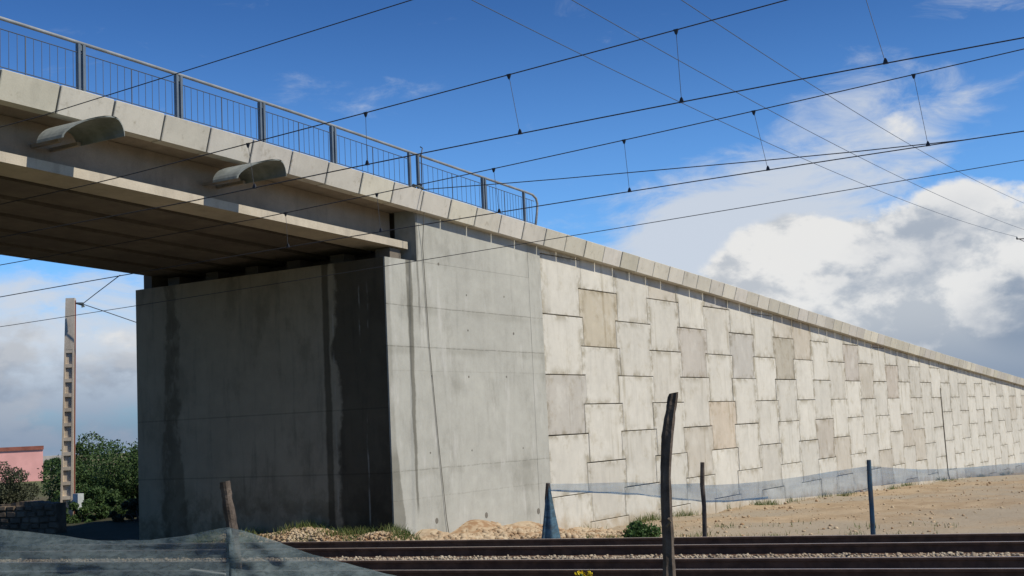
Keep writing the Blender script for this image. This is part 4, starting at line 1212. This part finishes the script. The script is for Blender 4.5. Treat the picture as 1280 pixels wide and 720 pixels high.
tall = rough_post('wooden_post', [(g[0], g[1], 0.2), ray_to(836, 705, DPOST), ray_to(835, 670, DPOST), ray_to(833, 640, DPOST), ray_to(832, 590, DPOST), ray_to(834, 548, DPOST), ray_to(836.7, 524, DPOST), ray_to(839.5, 507, DPOST), ray_to(842, 491, DPOST)],
                  [0.060, 0.054, 0.051, 0.048, 0.049, 0.050, 0.051, 0.045, 0.042], 'tall crooked dark wooden post standing nearest the camera', 3, M['bark'])
tw = [ray_to(833, 658, DPOST - 0.05), ray_to(838, 652, DPOST - 0.08), ray_to(836, 648, DPOST - 0.1), ray_to(842, 664, DPOST - 0.05)]
MB().tube(tw[:3], 0.012, 6).build('twig_stub', M['twig'], tall)
DP2 = 10.5
short = rough_post('wooden_post', [(ray_to(296, 740, DP2)[0], ray_to(296, 740, DP2)[1], 0.2), ray_to(294, 700, DP2), ray_to(289, 655, DP2), ray_to(284, 625, DP2), ray_to(281, 602, DP2)],
                   [0.055, 0.05, 0.046, 0.042, 0.042], 'short leaning wooden post holding up the grey blue net', 5, M['bark'])
top = poly_px([(-120, 652, 11.2), (0, 662, 10.9), (60, 668, 10.8), (120, 675, 10.7), (190, 674, 10.6), (240, 668, 10.5), (270, 662, 10.42), (287, 660, 10.38)], 80)
bot = poly_px([(-120, 790, 10.6), (0, 792, 10.4), (100, 795, 10.2), (200, 795, 10.1), (287, 790, 10.1)], 80)
net_strip('fallen_net', bilin(top, bot, 26, 0.028, 5), M['net_near'], 'grey blue netting sagging left of the short leaning post')
top = poly_px([(287, 660, 10.38), (302, 662, 10.4), (330, 670, 10.45), (375, 688, 10.5), (430, 704, 10.6), (490, 719, 10.7), (580, 742, 10.8)], 80)
bot = poly_px([(290, 790, 10.1), (320, 790, 10.1), (370, 795, 10.1), (450, 800, 10.2), (580, 800, 10.3)], 80)
net_strip('fallen_net', bilin(top, bot, 26, 0.03, 6), M['net_near'], 'grey blue netting sloping to the ground right of the short leaning post')
# gathered fold at the post
rings = []
for t in np.linspace(0, 1, 14):
    c = ray_to(286 + 8 * t, 661 + 130 * t, 10.33)
    r = 0.02 + 0.05 * t
    rings.append([(c[0] + r * math.cos(a) * (1 + .3 * math.sin(3 * a + 4 * t)), c[1] + r * math.sin(a), c[2]) for a in np.linspace(0, 2 * math.pi, 10, endpoint=False)])
tag(MB().loft(rings).build('gathered_net', M['net_near'], smooth=True), 'gathered fold of netting tied at the short leaning post', 'netting')
stick = [ray_to(238, 712, 11.6), ray_to(282, 718, 11.5)]
tag(MB().tube(stick, 0.012, 6).build('pale_stick', M['whitewash']), 'pale stick lying under the netting near the short post', 'stick')

# yellow flowers poking into the bottom edge
fc = ray_to(735, 716, 12.2)
fl = empty('flowering_weed', (fc[0], fc[1], float(gz(fc[0], fc[1]))), 'weed with small yellow flowers at the bottom edge left of the tall post', 'plant')
for px_, py_ in ((722, 717), (727, 716.5), (736, 715.5), (738, 718), (731, 722), (741, 724)):
    p = ray_to(px_, py_, 12.2)
    MB().tube([(fc[0] + random.uniform(-.03, .03), fc[1], float(gz(fc[0], fc[1])) - 0.05), tuple(p)], 0.004, 5).build('stem', M['leaf_green'], fl)
    pts = p + rng.normal(0, 0.013, (16, 3)); v, q = leaf_quads(pts, 0.014); np_mesh('blossom', v, q, M['yellow'], fl)
v, q = leaf_quads(np.array([fc[0], fc[1], 0.42]) + rng.normal(0, 1, (160, 3)) * np.array([0.09, 0.09, 0.06]), 0.035); np_mesh('foliage', v, q, M['leaf_green'], fl)

# ------------------------------------------------------------------ left background
hc = gp(30, 110)
house = empty('pink_house', tuple(hc), 'low pink rendered house with flat roof behind the grey shrub', 'house')
dirL = RM[:, 0].copy(); dirL[2] = 0; dirL /= np.linalg.norm(dirL); dirF = np.array([-dirL[1], dirL[0], 0])
def hp(a, b, z):
    c = ray_to(54, 600, 108); e2 = np.array([c[0], c[1], 0.0]); e2 /= np.linalg.norm(e2); e1 = np.array([e2[1], -e2[0], 0.0])
    p = c + e1 * a + e2 * b
    return (p[0], p[1], z)
def hbox(a0, a1, b0, b1, z0, z1):
    return MB().loft([[hp(a0, b0, z), hp(a1, b0, z), hp(a1, b1, z), hp(a0, b1, z)] for z in (z0, z1)])
hbox(-9, 0, 0, 6, -2.0, 2.0).build('wall', M['pink'], house)
rf = hbox(-9.15, 0.06, -0.12, 6.1, 2.003, 2.32).build('roof_edge', M['roofedge'], house)
# rubble wall
rw = empty('rubble_wall', tuple(gp(20, 36)), 'low brown rubble wall at the far left behind the netting', 'wall')
def rwp(px, y, D): return ray_to(px, y, D)
a = gp(-60, 36.5); b = gp(76, 35.5)
ux = (b - a); ux[2] = 0; LW = np.linalg.norm(ux); ux /= LW; un = np.array([-ux[1], ux[0], 0])
rings = []
for t in np.linspace(0, LW, 40):
    c = a + ux * t
    h = 0.86 + 0.04 * math.sin(t * 3) + 0.03 * random.random()
    z0 = -0.6
    rings.append([tuple(c - un * (0.22 + .03 * random.random()) + np.array([0, 0, z0 - c[2]])), tuple(c + un * 0.25 + np.array([0, 0, z0 - c[2]])), tuple(c + un * (0.2 + .03 * random.random()) + np.array([0, 0, h - 0.33 - c[2]])), tuple(c - un * (0.2 + .04 * random.random()) + np.array([0, 0, h - 0.33 - c[2]]))])
fix_normals(MB().loft(rings).build('core', M['rubble'], rw))
stone_mes = []
for k in range(5):
    mb = MB(); w, hh_, dd = random.uniform(.10, .17), random.uniform(.055, .085), 0.07
    rings = [[(-w * s + random.uniform(-.015, .015), -dd * e, -hh_ * s + random.uniform(-.01, .01)), (w * s, -dd * e, -hh_ * s + random.uniform(-.01, .01)), (w * s + random.uniform(-.015, .015), -dd * e, hh_ * s), (-w * s, -dd * e, hh_ * s + random.uniform(-.01, .01))] for s, e in ((1.0, -0.3), (1.0, 0.5), (0.75, 1.0))]
    mb.loft(rings)
    me = bpy.data.meshes.new('stone'); me.from_pydata(mb.v, [], mb.f); me.materials.append(M['rubble']); stone_mes.append(me)
ang = math.atan2(ux[1], ux[0])
z = -0.42
while z < 0.45:
    t = random.uniform(0, 0.2)
    while t < LW:
        c = a + ux * t - un * 0.22
        place('stone', random.choice(stone_mes), None, rw, (c[0], c[1], z + random.uniform(-.01, .01)), (random.uniform(-.08, .08), random.uniform(-.06, .06), ang))
        t += random.uniform(0.27, 0.36)
    z += 0.165
# pale field walls and far buildings between house and pole
for i, (px, D_, wd, h_, lab) in enumerate(((66, 170, 5.0, 1.3, 'pale low field wall between the pink house and the concrete pole'), (64, 260, 6.0, 2.2, 'far pale farm building just below the horizon'))):
    p = gp(px, D_)
    o = MB()
    o.loft([[tuple(p + dirL * s * wd * k + dirF * e * 2 * k + np.array([0, 0, zz_])) for s, e in ((-.5, 0), (.5, 0), (.5, 1), (-.5, 1))] for zz_, k in ((-1, 1), (h_ * .9, 1), (h_, 0.96))])
    tag(o.build('field_wall' if i == 0 else 'farm_building', M['whitewash'], origin=tuple(p)), lab, 'wall' if i == 0 else 'building')
for i, (px, D_, s_) in enumerate(((58, 140, 1.0), (70, 150, 0.9), (66, 210, 1.2))):
    bush_tree('field_bush', gp(px, D_), 2.2 * s_, 2.0 * s_, 14, 1500, 0.2, M['leaf_dark'] if i != 1 else M['leaf_olive'],
              ['dark field bush right of the pink house', 'olive field bush left of the concrete pole', 'farthest field bush below the horizon'][i], 'bush', 0.05, 'bushes in the far fields')
